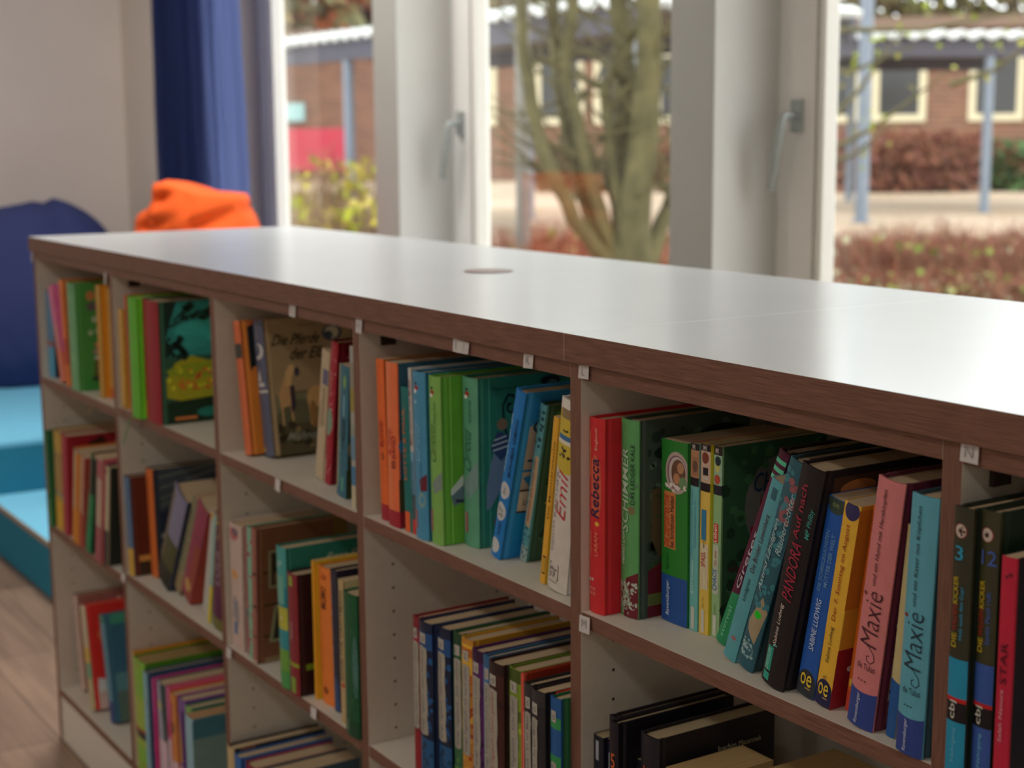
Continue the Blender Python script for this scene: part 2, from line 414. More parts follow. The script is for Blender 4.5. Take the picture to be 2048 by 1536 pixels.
def glass_mat():
    mt = bpy.data.materials.new('window glass'); mt.use_nodes = True; nt = mt.node_tree; nt.nodes.clear()
    o = nt.nodes.new('ShaderNodeOutputMaterial'); mx = nt.nodes.new('ShaderNodeMixShader'); t = nt.nodes.new('ShaderNodeBsdfTransparent'); g = nt.nodes.new('ShaderNodeBsdfGlossy'); lw = nt.nodes.new('ShaderNodeLayerWeight'); pw = nt.nodes.new('ShaderNodeMath'); fr = nt.nodes.new('ShaderNodeMath')
    t.inputs[0].default_value = (.94, .96, .95, 1); g.inputs['Roughness'].default_value = .02; pw.operation = 'POWER'; pw.inputs[1].default_value = 4; fr.operation = 'MULTIPLY_ADD'; fr.inputs[1].default_value = .7; fr.inputs[2].default_value = .03; nt.links.new(lw.outputs['Facing'], pw.inputs[0]); nt.links.new(pw.outputs[0], fr.inputs[0])
    nt.links.new(fr.outputs[0], mx.inputs[0]); nt.links.new(t.outputs[0], mx.inputs[1]); nt.links.new(g.outputs[0], mx.inputs[2]); nt.links.new(mx.outputs[0], o.inputs[0]); return mt
M_GLASS = glass_mat()

# ---------------------------------------------------------------- room shell
def slab(name, a, b, mt, kind='structure'):
    m = MB(); m.box(a, b, mt); o = m.build(name); o['kind'] = kind; return o
slab('floor', (WXL - .1, WYB - .1, FLOOR - .1), (WXR + .1, WY + .12, FLOOR), floor_mat())
slab('ceiling', (WXL - .1, WYB - .1, CEIL), (WXR + .1, WY + .12, CEIL + .1), M_CEIL)
slab('wall_left', (WXL - .12, WYB, FLOOR), (WXL, WY + .1, CEIL), M_WALL)
slab('wall_right', (WXR, WYB, FLOOR), (WXR + .12, WY + .1, CEIL), M_WALL)
slab('wall_back', (WXL - .12, WYB - .12, FLOOR), (WXR + .12, WYB, CEIL), M_WALL)
# window side: module of 1.43 m; each has a column, side cheek and a tall sash
MODX = 1.431; DY = 2.366
def colx(i): return 3.1793 - 1.19 * DY * .9218 + i * MODX          # right front edge of column i (0 = the one in the middle of the view)
CW = .152; YC = WY - .185
SILL = -.78; HEAD = 1.62
SX0 = -.98                                       # low spandrel wall below the windows
slab('wall_window_low', (WXL, WY - .02, FLOOR), (WXR, WY + .1, SILL), M_WALL)
slab('wall_window_head', (WXL, WY - .02, HEAD), (WXR, WY + .1, CEIL), M_WALL)
slab('wall_window_pier', (WXL, YC, FLOOR), (colx(-2), WY + .1, CEIL), M_WALL)
m = MB(); m.box((colx(-2), WY - .06, SILL - .03), (WXR, WY + .02, SILL), M_BEAD); o = m.build('trim_1'); o['kind'] = 'structure'
def window(n, x0, x1):
    """x0 = wall face of the column on the left, x1 = left face of the next column"""
    r = empty('window_%d' % n, (x0, WY, SILL)); r['kind'] = 'structure'
    H = HEAD - SILL
    f = MB()
    def fr(mb, a, b, y0, y1, t, mt, z0=0, z1=H):
        mb.box((a, y0, z0), (a + t, y1, z1), mt); mb.box((b - t, y0, z0), (b, y1, z1), mt)
        mb.box((a + t, y0, z0), (b - t, y1, z0 + t), mt); mb.box((a + t, y0, z1 - t), (b - t, y1, z1), mt)
    W = x1 - x0
    fr(f, 0, W, 0, .07, .05, M_FRAME); bevel(f.build('window_frame', r), .003)
    s = MB(); fr(s, .055, W - .055, -.018, .052, .078, M_FRAME, .055, H - .055); bevel(s.build('window_sash', r), .005, 3)
    g2 = MB(); fr(g2, .05, W - .05, .001, .02, .005, M_GASK, .05, H - .05); fr(g2, .133, W - .133, -.005, .0, .004, M_GASK, .133, H - .133); g2.build('gasket', r)
    bd = MB(); fr(bd, .137, W - .137, -.012, .03, .02, M_BEAD, .137, H - .137); bevel(bd.build('glazing_bead', r), .004, 2)
    p = MB(); p.box((.15, .030, .15), (W - .15, .034, H - .15), M_GLASS); p.build('pane', r)
    if n == 1: return r
    hd = MB(); hz = .235 - SILL
    hd.box((.072, -.03, hz - .035), (.102, -.018, hz + .035), M_METAL)
    hd.tube([(.087, -.03, hz), (.087, -.062, hz), (.085, -.068, hz - .015), (.058, -.07, hz - .16)], [.009, .009, .0105, .0095], M_METAL, 10)
    o = hd.build('handle', r); o['label'] = 'grey metal lever handle'; bevel(o, .002)
    return r
for j, i in enumerate(range(-2, 3)):
    x0 = colx(i); x1 = colx(i + 1) - CW if i < 2 else WXR
    if i == 2: x1 = min(x1, WXR)
    window(j + 1, x0, x1)
for j, i in enumerate(range(-1, 3)):
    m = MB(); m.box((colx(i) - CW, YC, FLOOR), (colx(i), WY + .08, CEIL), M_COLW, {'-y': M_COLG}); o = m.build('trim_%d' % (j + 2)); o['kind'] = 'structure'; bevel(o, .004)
m = MB(); m.box((WXL, WYB, FLOOR), (WXL + .012, .2, FLOOR + .06), M_FRAME); o = m.build('baseboard_left'); o['kind'] = 'structure'

# unseen fill lamps, added under the ceiling to brighten the room
def fill_lamp(x, y, i):
    r = empty('fill_lamp', (x, y, CEIL)); prop(r, ['unseen fill lamp added above the left end of the bookcase', 'unseen fill lamp added above the bookcase front, middle of the room', 'unseen fill lamp added above the bookcase front, right of the room',
        'unseen fill lamp added in the rear row, left of the room', 'unseen fill lamp added in the rear row, middle of the room', 'unseen fill lamp added in the rear row, right of the room'][i], 'ceiling lamp', 'added fill lamps')
    m = MB(); m.box((-.62, -.16, -.05), (.62, .16, 0), M_FRAME); bevel(m.build('fill_housing', r), .006)
    mt, nt, b = new_mat('fill diffuser'); b.inputs['Base Color'].default_value = (.9, .9, .88, 1); b.inputs['Emission Color'].default_value = (1, .93, .84, 1); b.inputs['Emission Strength'].default_value = 1.2
    m = MB(); m.box((-.6, -.14, -.056), (.6, .14, -.0505), mt); m.build('fill_diffuser', r)
    l = bpy.data.lights.new('fill_light', 'AREA'); l.shape = 'RECTANGLE'; l.size = 1.2; l.size_y = .28; l.energy = FILL_W[i]; l.color = (1, .96, .92)
    lo = bpy.data.objects.new('fill_light', l); COL.objects.link(lo); lo.parent = r; lo.location = (0, 0, -.06)
for i, (x, y) in enumerate([(-1.0, .5), (1.3, -1.9), (4.2, -1.9), (-1.6, -4.0), (1.3, -4.0), (4.2, -4.0)]): fill_lamp(x, y, i)

# ---------------------------------------------------------------- bookcase
PT = .483; T = .019; DEP = .578; BP = .25
bc = empty('bookcase', (0, 0, FLOOR)); prop(bc, 'long low walnut edged bookcase with white inner boards under the glossy worktop', 'bookcase')
def part(mb, name, label=None, bev=.0006):
    for i, v in enumerate(mb.v): mb.v[i] = (v[0], v[1], v[2] - FLOOR)
    o = mb.build(name, bc)
    if label: o['label'] = label
    if bev: bevel(o, bev, 2)
    return o
for i in range(7):
    x = i * PT; m = MB(); m.box((x, 0, FLOOR), (x + T, DEP, -.0288), M_LAM, {'-y': M_WALNUTV, '+y': M_WALNUTV})
    # drilled rows of shelf-pin holes on the right hand face
    for yy in (.041, .2):
        for k in range(28):
            z = -.13 - .0319 * k - .001
            if i == 6: continue
            if min(abs(z - q) for q in (-.292, -.601, -.968)) < .014: continue
            c = [(x + T + .0002, yy + .0019 * math.cos(a), z + .0019 * math.sin(a)) for a in [6.283 * q / 10 for q in range(10)]]
            m.face(c, M_DARK)
    part(m, 'end_panel' if i in (0, 6) else 'divider')
for i in range(6):
    a, b = i * PT + T, (i + 1) * PT
    m = MB(); m.box((a, 0, -.0455), (b, DEP, -.0288), M_LAM, {'-y': M_WALNUT, '+y': M_WALNUT}); part(m, 'top_rail')
    m = MB(); m.box((a, BP, FLOOR + .1), (b, BP + .008, -.0455), M_LAM); part(m, 'back_panel')
    for r in (1, 2, 3):
        z = ZSH[r][i]; m = MB(); m.box((a, .0003, z - .0165), (b, DEP - .0003, z), M_LAM, {'-y': M_WALNUT, '+y': M_WALNUT}); part(m, 'shelf')
    m = MB(); m.box((a, .004, FLOOR), (b, .02, ZSH[3][i] - .0166), M_LAM); part(m, 'plinth')
for i in (0, 2, 4):       # metal corner brackets under the top
    x = (i + 1) * PT + T; m = MB(); m.box((x, .030, -.066), (x + .004, .05, -.0457), M_DARK); m.box((x, .030, -.0495), (x + .022, .05, -.0457), M_DARK); part(m, 'corner_bracket', 'dark corner bracket', 0)
# paper index labels on the front edges
M_LABEL = mat('paper index label', lin('#cdc8c4'), rough=.8, var=.02, scale=40)
LAB = [(-.0045, .006, -.030, -.052, ''), (.4665, .4765, -.041, -.062, ''), (1.264, 1.283, -.0295, -.0455, 'G'), (1.464, 1.480, -.0295, -.048, 'H'), (1.704, 1.7185, -.030, -.045, 'I'), (1.7175, 1.739, -.0305, -.0448, 'J'), (1.849, 1.868, -.030, -.045, 'K'),
       (1.950, 1.9675, -.030, -.043, 'L'), (2.434, 2.450, -.0288, -.0425, 'N'), (1.198, 1.214, -.2843, -.302, ''), (.480, .5005, -.5955, -.611, ''), (.9855, 1.006, -.5945, -.611, ''), (1.294, 1.313, -.5935, -.610, ''), (1.951, 1.9695, -.2865, -.3035, 'M')]
for k, (x0, x1, z0, z1, t) in enumerate(LAB):
    m = MB(); y = -.0012 - .0003 * (k % 2); j = lambda s: .0006 * math.sin(k * 7.3 + s * 2.1)
    pts = [(x0 + j(1), y - .001, z1 + j(2)), (x1 + j(3), y - .0014, z1 + j(4)), (x1 + j(5), y, z0 + j(6)), (x0 + j(7), y, z0 + j(8))]
    m.face(pts, M_LABEL); o = part(m, 'index_label', None, 0); s = o.modifiers.new('t', 'SOLIDIFY'); s.thickness = .0004; s.offset = 1
    if t:
        vs, fs, asp = glyphs('~' + t); mt = MB(); mi = mt.mi(mat('pencil', lin('#9c9896'), rough=.8)); h = .0085; w_ = min(h * asp, .008); cx = (x0 + x1) / 2; cz = (z0 + z1) / 2 + .001
        mt.v = [(cx - w_/2 + a * w_, y - .0019, cz - h/2 + b * h - FLOOR) for a, b in vs]
        for f in fs: mt.f.append(f); mt.m.append(mi); mt.sm.append(False)
        q = mt.build('lettering', o)
# worktops
def worktop(x0, x1, label):
    m = MB(); m.box((x0, -.0067, -.0286), (x1, .5845, 0), M_TOP, {'-y': M_WALNUT, '+y': M_WALNUT, '-z': M_LAM, '-x': M_BEAD if x0 < 0 else M_LAM, '+x': M_LAM})
    o = m.build('worktop'); prop(o, label, 'worktop', 'worktops on the bookcase'); bevel(o, .0005, 2); return o
wt = worktop(-.0045, 1.9305, 'glossy white worktop section reaching to the left end of the bookcase')
worktop(1.9308, 2.92, 'glossy white worktop section at the right, nearest the viewer')
m = MB(); m.cyl((1.278, .31, 0), .036, .0012, mat('brown disc finish', lin('#7c5a50'), rough=.35, var=.1, scale=60), 32)
for i, v in enumerate(m.v): m.v[i] = v
o = m.build('brown_disc', wt); o['label'] = 'flat round brown disc'  # thin reddish brown disc lying on the worktop

# ---------------------------------------------------------------- upholstered steps
def felt(name, h):
    return mat(name, lin(h), rough=.95, var=.08, scale=220, bump=.25, spec=.15)
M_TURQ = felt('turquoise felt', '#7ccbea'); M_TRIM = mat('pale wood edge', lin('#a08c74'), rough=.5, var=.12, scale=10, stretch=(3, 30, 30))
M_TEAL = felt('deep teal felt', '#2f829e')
def step(x0, x1, y0, y1, z0, z1, label):
    r = empty('seating_step', (x0, y0, z0)); prop(r, label, 'step seat', 'upholstered steps')
    h = z1 - z0; W = x1 - x0; D = y1 - y0
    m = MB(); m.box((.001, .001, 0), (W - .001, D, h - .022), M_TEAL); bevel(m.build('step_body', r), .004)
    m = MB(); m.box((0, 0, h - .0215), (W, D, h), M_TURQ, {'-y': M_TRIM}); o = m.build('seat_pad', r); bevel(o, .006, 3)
    return r
step(-1.689, -.42, .277, 1.29, FLOOR, -.914, 'low turquoise upholstered step beside the left end of the bookcase')
step(WXL + .003, -1.69, .277, 1.29, FLOOR, -.745, 'higher turquoise upholstered step that carries the bean bags')

# ---------------------------------------------------------------- bean bags
def blob(name, label, cat, c, fn, mt, sub=5):
    bm = bmesh.new(); bmesh.ops.create_icosphere(bm, subdivisions=sub, radius=1)
    for v in bm.verts: v.co = Vector(fn(v.co.normalized()))
    me = bpy.data.meshes.new(name); bm.to_mesh(me); bm.free(); me.materials.append(mt)
    for p in me.polygons: p.use_smooth = True
    o = bpy.data.objects.new(name, me); COL.objects.link(o); o.location = c; return prop(o, label, cat, 'bean bags on the step')
def navy(d):
    n = noise.noise(d * 1.7 + Vector((3, 1, 0))) * .05; n2 = abs(noise.noise(d * 3.2)) * .05
    r = 1 + n - n2; z = d.z
    top = max(0, z)
    return (d.x * .31 * r, d.y * .44 * r * (1 - .12 * top), max(-.30, z * .40 * r) + (.03 if z > .5 and d.y > .2 else 0) * (z - .5) * 2)
M_NAVY = felt('navy cotton', '#3c4470'); 
blob('bean_bag', 'large navy blue bean bag against the left wall', 'bean bag', (-2.93, .80, -.745 + .3), navy, M_NAVY)
def oran(d):
    z = d.z; a = math.atan2(d.y, d.x)
    f = .10 * math.sin(2.2 * a + 3 * z) * (1 - abs(z)) + .12 * noise.noise(Vector((d.x * 2.2, d.y * 2.2, z * 3.5 + 5))) - .16 * abs(noise.noise(Vector((d.x * 1.6 + 4, d.y * 1.6, z * 2.6))))
    r = 1 + f
    sq = math.sqrt(max(1e-6, 1 - z * z)); k = min(1, 1.25 * sq) / sq
    x, y = d.x * .235 * k * (1 + f * .6), d.y * .235 * k * (1 + f * .6)
    s_ = x * .539 + y * .842
    T = [(-.26, -.2), (-.22, -.10), (-.18, -.037), (-.12, -.005), (-.095, .07), (-.055, .066), (.04, .035), (.15, .027), (.21, -.02), (.23, -.08), (.27, -.2)]
    top = T[0][1]
    for (a0, b0), (a1, b1) in zip(T, T[1:]):
        if s_ >= a0: top = b0 + (b1 - b0) * min(1, (s_ - a0) / (a1 - a0))
    base = -.45
    if z > 0: hz = (top - base) * min(1, z * 1.25) ** .9 + .05 * f * z
    else: hz = max(-.464, z * .6)
    wz = max(-.464, hz) - .45
    dn = 0
    for (sc_, zc_, ws, wz_, am) in ((-.075, .02, .045, .016, .16), (.06, -.055, .07, .014, .17), (-.11, -.06, .09, .014, .12), (.02, .01, .018, .05, .10), (.13, -.02, .10, .010, .08)):
        dn += am * math.exp(-((s_ - sc_) / ws) ** 2 - ((wz - zc_ - .25 * (s_ - sc_)) / wz_) ** 2)
    return (x * (1 - dn), y * (1 - dn), max(-.464, hz))
M_ORAN = felt('orange cotton', '#f8622a')
ob = blob('bean_bag', 'crumpled bright orange bean bag in the corner below the curtain', 'bean bag', (-1.343, .87, -.914 + .464), oran, M_ORAN, 6)

# ---------------------------------------------------------------- curtain
def curtain_mat():
    mt = bpy.data.materials.new('blue curtain cloth'); mt.use_nodes = True; nt = mt.node_tree; b = nt.nodes['Principled BSDF']; o = nt.nodes['Material Output']
    tc = nt.nodes.new('ShaderNodeTexCoord'); nz = nt.nodes.new('ShaderNodeTexNoise'); nz.inputs['Scale'].default_value = 300; nt.links.new(tc.outputs['Object'], nz.inputs['Vector'])
    rp = nt.nodes.new('ShaderNodeValToRGB'); rp.color_ramp.elements[0].color = lin('#1e2a4a'); rp.color_ramp.elements[1].color = lin('#283a60'); nt.links.new(nz.outputs[0], rp.inputs[0]); nt.links.new(rp.outputs[0], b.inputs['Base Color'])
    b.inputs['Roughness'].default_value = .9; t = nt.nodes.new('ShaderNodeBsdfTranslucent'); t.inputs[0].default_value = lin('#b4bfe4')
    mx = nt.nodes.new('ShaderNodeMixShader'); mx.inputs[0].default_value = .74; nt.links.new(b.outputs[0], mx.inputs[1]); nt.links.new(t.outputs[0], mx.inputs[2]); nt.links.new(mx.outputs[0], o.inputs[0]); return mt
cr = empty('curtain', (-2.6, 1.2, CEIL)); prop(cr, 'floor length dark blue curtain gathered in the room corner', 'curtain')
path = []; 
for i in range(161):
    s = i / 160
    x = -2.80 + (2.80 - 2.26) * min(1, s / .48) + (2.26 - 1.66) * max(0, s - .48) / .52; y = 1.272 - .11 * max(0, s - .48) / .52 + .022 * math.sin(s * 95) + .010 * math.sin(s * 37)
    path.append((x, y))
m = MB(); rows = []
for k in range(13):
    z = 1.68 - k * (1.68 + .70) / 12; sp = 1
    rows.append([(((x + 2.6) * sp) + .035 * k / 12, y - 1.2 + .006 * math.sin(k * .9 + x * 30), z - CEIL) for x, y in path])
m.grid(rows, curtain_mat(), True); o = m.build('curtain_cloth', cr); s = o.modifiers.new('t', 'SOLIDIFY'); s.thickness = .0015
m = MB(); m.box((-.2, 0, -.06), (.98, .06, 0), M_FRAME); m.build('curtain_rail', cr)
K = '#16141a'
# ---- top row, first bay
book('10a','h','#3f6f90','#15121a',[('b',.36,.42,'#7a4a50'),('b',0,.36,'#3f86a4'),('d','#5a7888',14,.003,1)],[('b',.3,.36,'#3a1c22'),('b',0,.28,'#0e2030')],'blue book with a dull red band leaning on the left end panel, top row')
book('10b','p','#5c7a2e','#3c5a1c',[('b',.1,.2,'#3f5a1c')],[],'short olive green booklet half hidden behind the pink leaning book')
book('10c','p','#b0587c','#9a4468',[('b',0,.35,'#b06048'),('b',.35,.6,'#a8686c'),('d','#c07c98',10,.002,2)],[('b',0,.3,'#8a4a30')],'pink book leaning left against the orange book, top row')
book('10d','h','#b8622e','#9a4a20',[('b',.2,.45,'#9a3c2a'),('b',.9,1,'#c27038')],[],'narrow orange book left of the pale green one, first bay')
book('10e','h','#5a8f62','#2c5c2a',[('b',.9,1,'#4f8458'),('e',.5,.3,.3,.04,'#6a9d6e')],[('b',0,.12,'#255a28'),('e',.22,.88,.06,.045,'#7a5230'),('e',.24,.78,.08,.04,'#3f3a3c'),('e',.26,.66,.04,.03,'#6f7c68'),('e',.2,.54,.035,.025,'#6c7c65'),('e',.3,.55,.035,.025,'#748070'),('e',.3,.42,.05,.03,'#80543c'),('e',.3,.36,.08,.03,'#6c5a54'),('e',.3,.3,.07,.02,'#8c8c88'),('p',[(.24,.29),(.37,.29),(.39,.12),(.22,.12)],'#40401f'),('e',.29,.11,.1,.03,'#1c2c1a')],'pale green book with small figures on its dark green cover, first bay')
book('10f','h','#a07a32','#8c560c',[('l',[(.2,0),(.2,1)],.0015,'#8a6a28')],[('r',.6,1,0,1,'#80500c')],'thick mustard yellow book beside the first divider, top row',ribbon=([(-.02,-.0),(-.03,-.012),(-.036,-.028),(-.05,-.044)],'#9a8c34'))
book('10g','p','#a8803a','#8a5c14',[('b',0,.1,'#a8562c'),('b',.1,.14,'#b08438')],[],'slim yellow book with a reddish foot touching the first divider')
# ---- top row, second bay
book('11a','p','#a88436','#8a6820',[('b',.0,.05,'#94702c')],[],'short yellow paperback at the left of the second bay')
book('11b','h','#8c3a28','#7c2a20',[('b',.88,1,'#a04a2c')],[],'thin brick red book behind the bright green spine')
book('11c','h','#4f9a26','#3f8418',[('l',[(.15,0),(.15,1)],.0015,'#448c20')],[],'bright grass green book with a green ribbon marker hanging out',ribbon=([(.012,-.0),(.004,-.014),(-.01,-.035),(-.024,-.055)],'#3f7a28'))
book('11d','h','#800e1c','#1c3a2c',[('r',.0,.16,.02,.16,'#a85c2c'),('l',[(.82,0),(.82,1)],.001,'#6c0a16')],[('r',0,1,.55,1,'#1c5c58'),('e',.6,.75,.4,.09,'#237068'),('e',.35,.66,.25,.06,'#206660'),
 ('p',[(.08,.36),(.2,.5),(.4,.55),(.6,.5),(.8,.54),(1,.56),(1,.2),(.5,.14),(.08,.22)],'#6c6a14'),('e',.5,.43,.4,.06,'#5c6814'),('d','#8a4a1c',26,.004,4,(.25,.95,.26,.46)),('d','#9a8a20',20,.004,5,(.1,.9,.22,.5)),('d','#8c3030',10,.003,6,(.5,.9,.34,.42)),
 ('p',[(.08,1),(.24,1),(.16,.84),(.1,.7),(.2,.6),(.08,.58)],'#0e1c18'),('l',[(.1,.78),(.4,.88),(.7,.93),(1,.96)],.004,'#10201a'),('l',[(.2,.84),(.4,.97)],.004,'#10201a'),('l',[(.55,.9),(.8,.84)],.003,'#10201a'),('d','#0f241c',30,.006,7,(.3,1,.84,.98)),('d','#0c1c18',18,.006,8,(.08,.35,.55,.7)),
 ('e',.5,.24,.4,.03,'#6a6a16'),('p',[(.08,.18),(1,.22),(1,.0),(.08,.0)],'#0c1e12'),('e',.6,.08,.16,.04,'#135046'),('e',.82,.12,.14,.05,'#135046'),('r',.18,.44,.03,.055,'#a8502a')],'thick dark red book with a teal and yellow meadow picture cover')
# ---- top row, third bay
book('12a','h','#b8603a','#a8501c',[('b',.72,.83,'#3c3c34'),('l',[(.6,.05),(.6,.7)],.0012,'#8c4426'),('b',.965,1,'#c06a44')],[('r',0,1,.62,1,'#0e1216'),('p',[(.0,.95),(.3,1),(.0,1)],'#a04c24'),('e',.3,.62,.2,.05,'#a8501c')],'orange book with a charcoal band leaning left, third bay')
book('12b','h','#4a4f62','#635640',[('e',.5,.77,.42,.06,'#a8a8a4'),('e',.32,.78,.38,.05,'#4a4f62'),('p',[(.2,.55),(.5,.64),(.6,.55)],'#a8a8a4'),('r',.2,.8,.51,.54,'#a8a8a4'),('b',.465,.485,'#a4a4a0'),('e',.3,.05,.16,.015,'#a0964a'),('t','Sarah Lark',.5,.86,.97,.3,'#8a8c94')],
 [('b',0,.3,'#343022'),('r',0,1,.3,.44,'#4c4c3a'),('p',[(.1,.3),(.3,.4),(.7,.36),(1,.42),(1,.27),(.1,.2)],'#3c3c2c'),
  ('p',[(.13,.44),(.18,.52),(.23,.6),(.3,.47),(.28,.36),(.14,.34)],'#7c6444'),('p',[(.22,.5),(.22,.6),(.28,.66),(.31,.6),(.27,.5)],'#84704c'),('p',[(.26,.61),(.3,.66),(.38,.6),(.36,.57)],'#84704c'),('p',[(.15,.36),(.17,.36),(.17,.22),(.15,.22)],'#7c6444'),('p',[(.25,.37),(.27,.37),(.28,.22),(.26,.22)],'#7c6444'),('e',.35,.6,.03,.035,'#2a2630'),('p',[(.26,.5),(.31,.5),(.31,.34),(.26,.3)],'#241c26'),
  ('p',[(.44,.42),(.5,.48),(.62,.49),(.8,.48),(.9,.44),(.9,.34),(.7,.32),(.5,.33),(.44,.36)],'#7c623e'),('p',[(.45,.36),(.51,.36),(.5,.2),(.46,.2)],'#7c623e'),('p',[(.56,.35),(.6,.35),(.62,.2),(.58,.2)],'#6c5434'),('e',.5,.28,.04,.1,'#5c4426'),('e',.62,.24,.04,.06,'#241c20'),('d','#544a30',24,.005,3,(.1,.95,.03,.2)),('d','#262218',24,.006,9,(.1,.95,.05,.22)),
  ('l',[(.3,.45),(.45,.45)],.002,'#35332c'),('e',.78,.865,.11,.06,'#2a3440'),('e',.78,.868,.08,.048,'#7c7a6c'),('e',.74,.85,.05,.03,'#2a3440'),
  ('T','Thema Glanz',.4,.6,.93,.018,'#3a3828'),('T','Die Pferde',.12,.64,.8,.08,'#0a0e0c',1),('T','der Elben',.3,.8,.69,.085,'#0a0e0c',1),('T','Mähnen im',.2,.72,.1,.06,'#5c6058',1)],'slate blue book whose tan cover shows pale horses in a field')
book('12c','p','#a39478','#6a5a40',[('r',.35,.95,.74,.86,'#58566c'),('t','GEORGE DRAKES',.62,.42,.72,.36,'#7c6e58'),('t','ein Roman',.25,.4,.6,.2,'#948468')],[],'cream paperback leaning right against the red dotted spine')
book('12d','h','#8c1e2c','#4a0c14',[('d','#c08c88',90,.0009,11),('e',.45,.44,.42,.1,'#6c8470'),('r',.05,.3,.0,.16,'#b49a88'),('t','DAISY',.4,.12,.2,.34,'#b48c80'),('t','Sternenschweif',.5,.62,.8,.3,'#b47c74')],[('d','#7c4048',60,.0016,12)],'dark red book with tiny white dots and a pale green oval')
book('12f','p','#2c5c6c','#2a2c1c',[('r',0,.12,.06,1,'#a09878'),('t','IT FEGUNDE',.62,.38,.6,.34,'#12262c'),('r',.55,.66,.62,.78,'#6c98a0'),('e',.62,.88,.14,.05,'#6c8c4c'),('r',.52,.72,.05,.16,'#4c8c78'),('r',.2,.3,.1,.2,'#4c8c78'),('t','Petra Sand',.35,.2,.44,.2,'#5c8c94')],[('r',0,1,.0,.22,'#1e2412'),('e',.4,.38,.4,.12,'#504c40')],'teal blue paperback with dark title lettering, third bay')
book('12g','p','#8c8c84','#5c5c50',[('b',.74,.9,'#7c7868'),('b',.6,.74,'#84783c'),('b',.45,.52,'#7c8478'),('b',.3,.45,'#5c7c8c'),('b',.14,.26,'#3c6c8c'),('b',0,.14,'#a8a084')],[],'very thin pale multicoloured book touching the third divider')
# ---- top row, fourth bay
og = [('b',0,.1,'#8c1c28'),('l',[(.45,.1),(.45,1)],.001,'#b85424')]
book('13a','p','#cc5c26','#b84c20',og+[('t','BLOOD',.5,.46,.62,.5,'#8c1c14'),('t','von',.6,.38,.42,.3,'#5a2414')],[],'left one of two orange paperbacks with a dark red foot')
book('13b','p','#cf6238','#1c3a4a',[('b',0,.1,'#8c1c28'),('r',.0,.5,.1,1,'#d46a40'),('t','BLOOD',.3,.44,.6,.36,'#b0342c'),('t','BAND',.65,.42,.56,.3,'#8c201c'),('t','BB',.6,.36,.41,.3,'#6a2418')],[('r',0,1,.0,.1,'#5c1420'),('e',.5,.5,.5,.1,'#1c5474'),('r',0,1,.1,.3,'#2c2c1c')],'right one of two orange paperbacks, in front of a dark blue cover')
book('13c','h','#12605c','#0e4844',[('r',.1,.75,0,.14,'#cc5424'),('t','LOTTE & PAUL',.45,.36,.86,.42,'#a8603c')],[],'dark green short book with orange title letters')
book('13d','p','#a8a8a4','#8c8c88',[('b',0,.09,'#b02c28'),('b',.09,.24,'#3c4c50'),('b',.24,.5,'#5c8ca8'),('t','Mein Sommer mit Mucks',.5,.54,.93,.6,'#7c2c34'),('t','Stefanie Höfler',.5,.22,.45,.6,'#1c2c3c')],[],'very thin white book with red title, light blue below')
ladyb = [('e',.45,.905,.16,.014,'#8c1c20'),('e',.35,.885,.12,.012,'#c8c8c0'),('e',.42,.93,.1,.008,'#241c1c')]
book('13e','h','#3c7c9c','#1c4c64',ladyb+[('e',.35,.82,.12,.012,'#7cacbc'),('t','~Carlotta',.4,.48,.7,.55,'#74a8bc',.5),('r',.06,.3,.06,.17,'#8c1c38'),('t','CARLSEN',.18,.065,.165,.16,'#d0b0b0'),('p',[(.55,.36),(.98,.4),(.98,.3),(.62,.29)],'#5c1c2c'),('e',.68,.24,.22,.045,'#6c8c84'),('e',.7,.24,.12,.025,'#3c7c9c'),('t','Dagmar Hoßfeld',.7,.34,.46,.14,'#2c5c70')],[],'light blue book with a ladybird mark and white script')
kids = lambda: []
book('13f','h','#6c9a4a','#3c6c22',[(a,b,c,e,f,'#8c2420' if i==0 else g) for i,(a,b,c,e,f,g) in enumerate(ladyb)]+[('t','~Carlotta',.42,.5,.72,.5,'#2c4c24',.5),('t','Zu kurze Träume',.62,.72,.85,.18,'#38582c'),('r',.02,.26,.07,.2,'#9c2c44'),('t','CARLSEN',.14,.075,.195,.15,'#d0b8b0'),('p',[(.3,.36),(.98,.44),(.98,.34),(.5,.3)],'#6c7c74')],
 [('l',[(.11,0),(.11,1)],.0015,'#5c8c3c'),('r',.3,.62,.93,.999,'#2c3850'),('e',.4,.9,.12,.05,'#5c4c30'),('p',[(.08,.3),(.3,.42),(.5,.56),(.75,.6),(.78,.45),(.5,.34),(.26,.25),(.12,.23)],'#3c4c58'),('p',[(.08,.33),(.26,.44),(.4,.52),(.44,.48),(.24,.36),(.1,.29)],'#7c8c84'),('e',.58,.6,.16,.05,'#5c3c44'),('e',.66,.7,.12,.05,'#6c5438'),('l',[(.14,.26),(.3,.24),(.5,.33)],.004,'#1c2030'),('r',.26,.8,.075,.14,'#8c1434'),('T','CARLSEN',.28,.78,.085,.045,'#c8a8b0'),('e',.75,.32,.1,.04,'#2c2c1c')],'lime green book with a ladybird mark and drawn children')
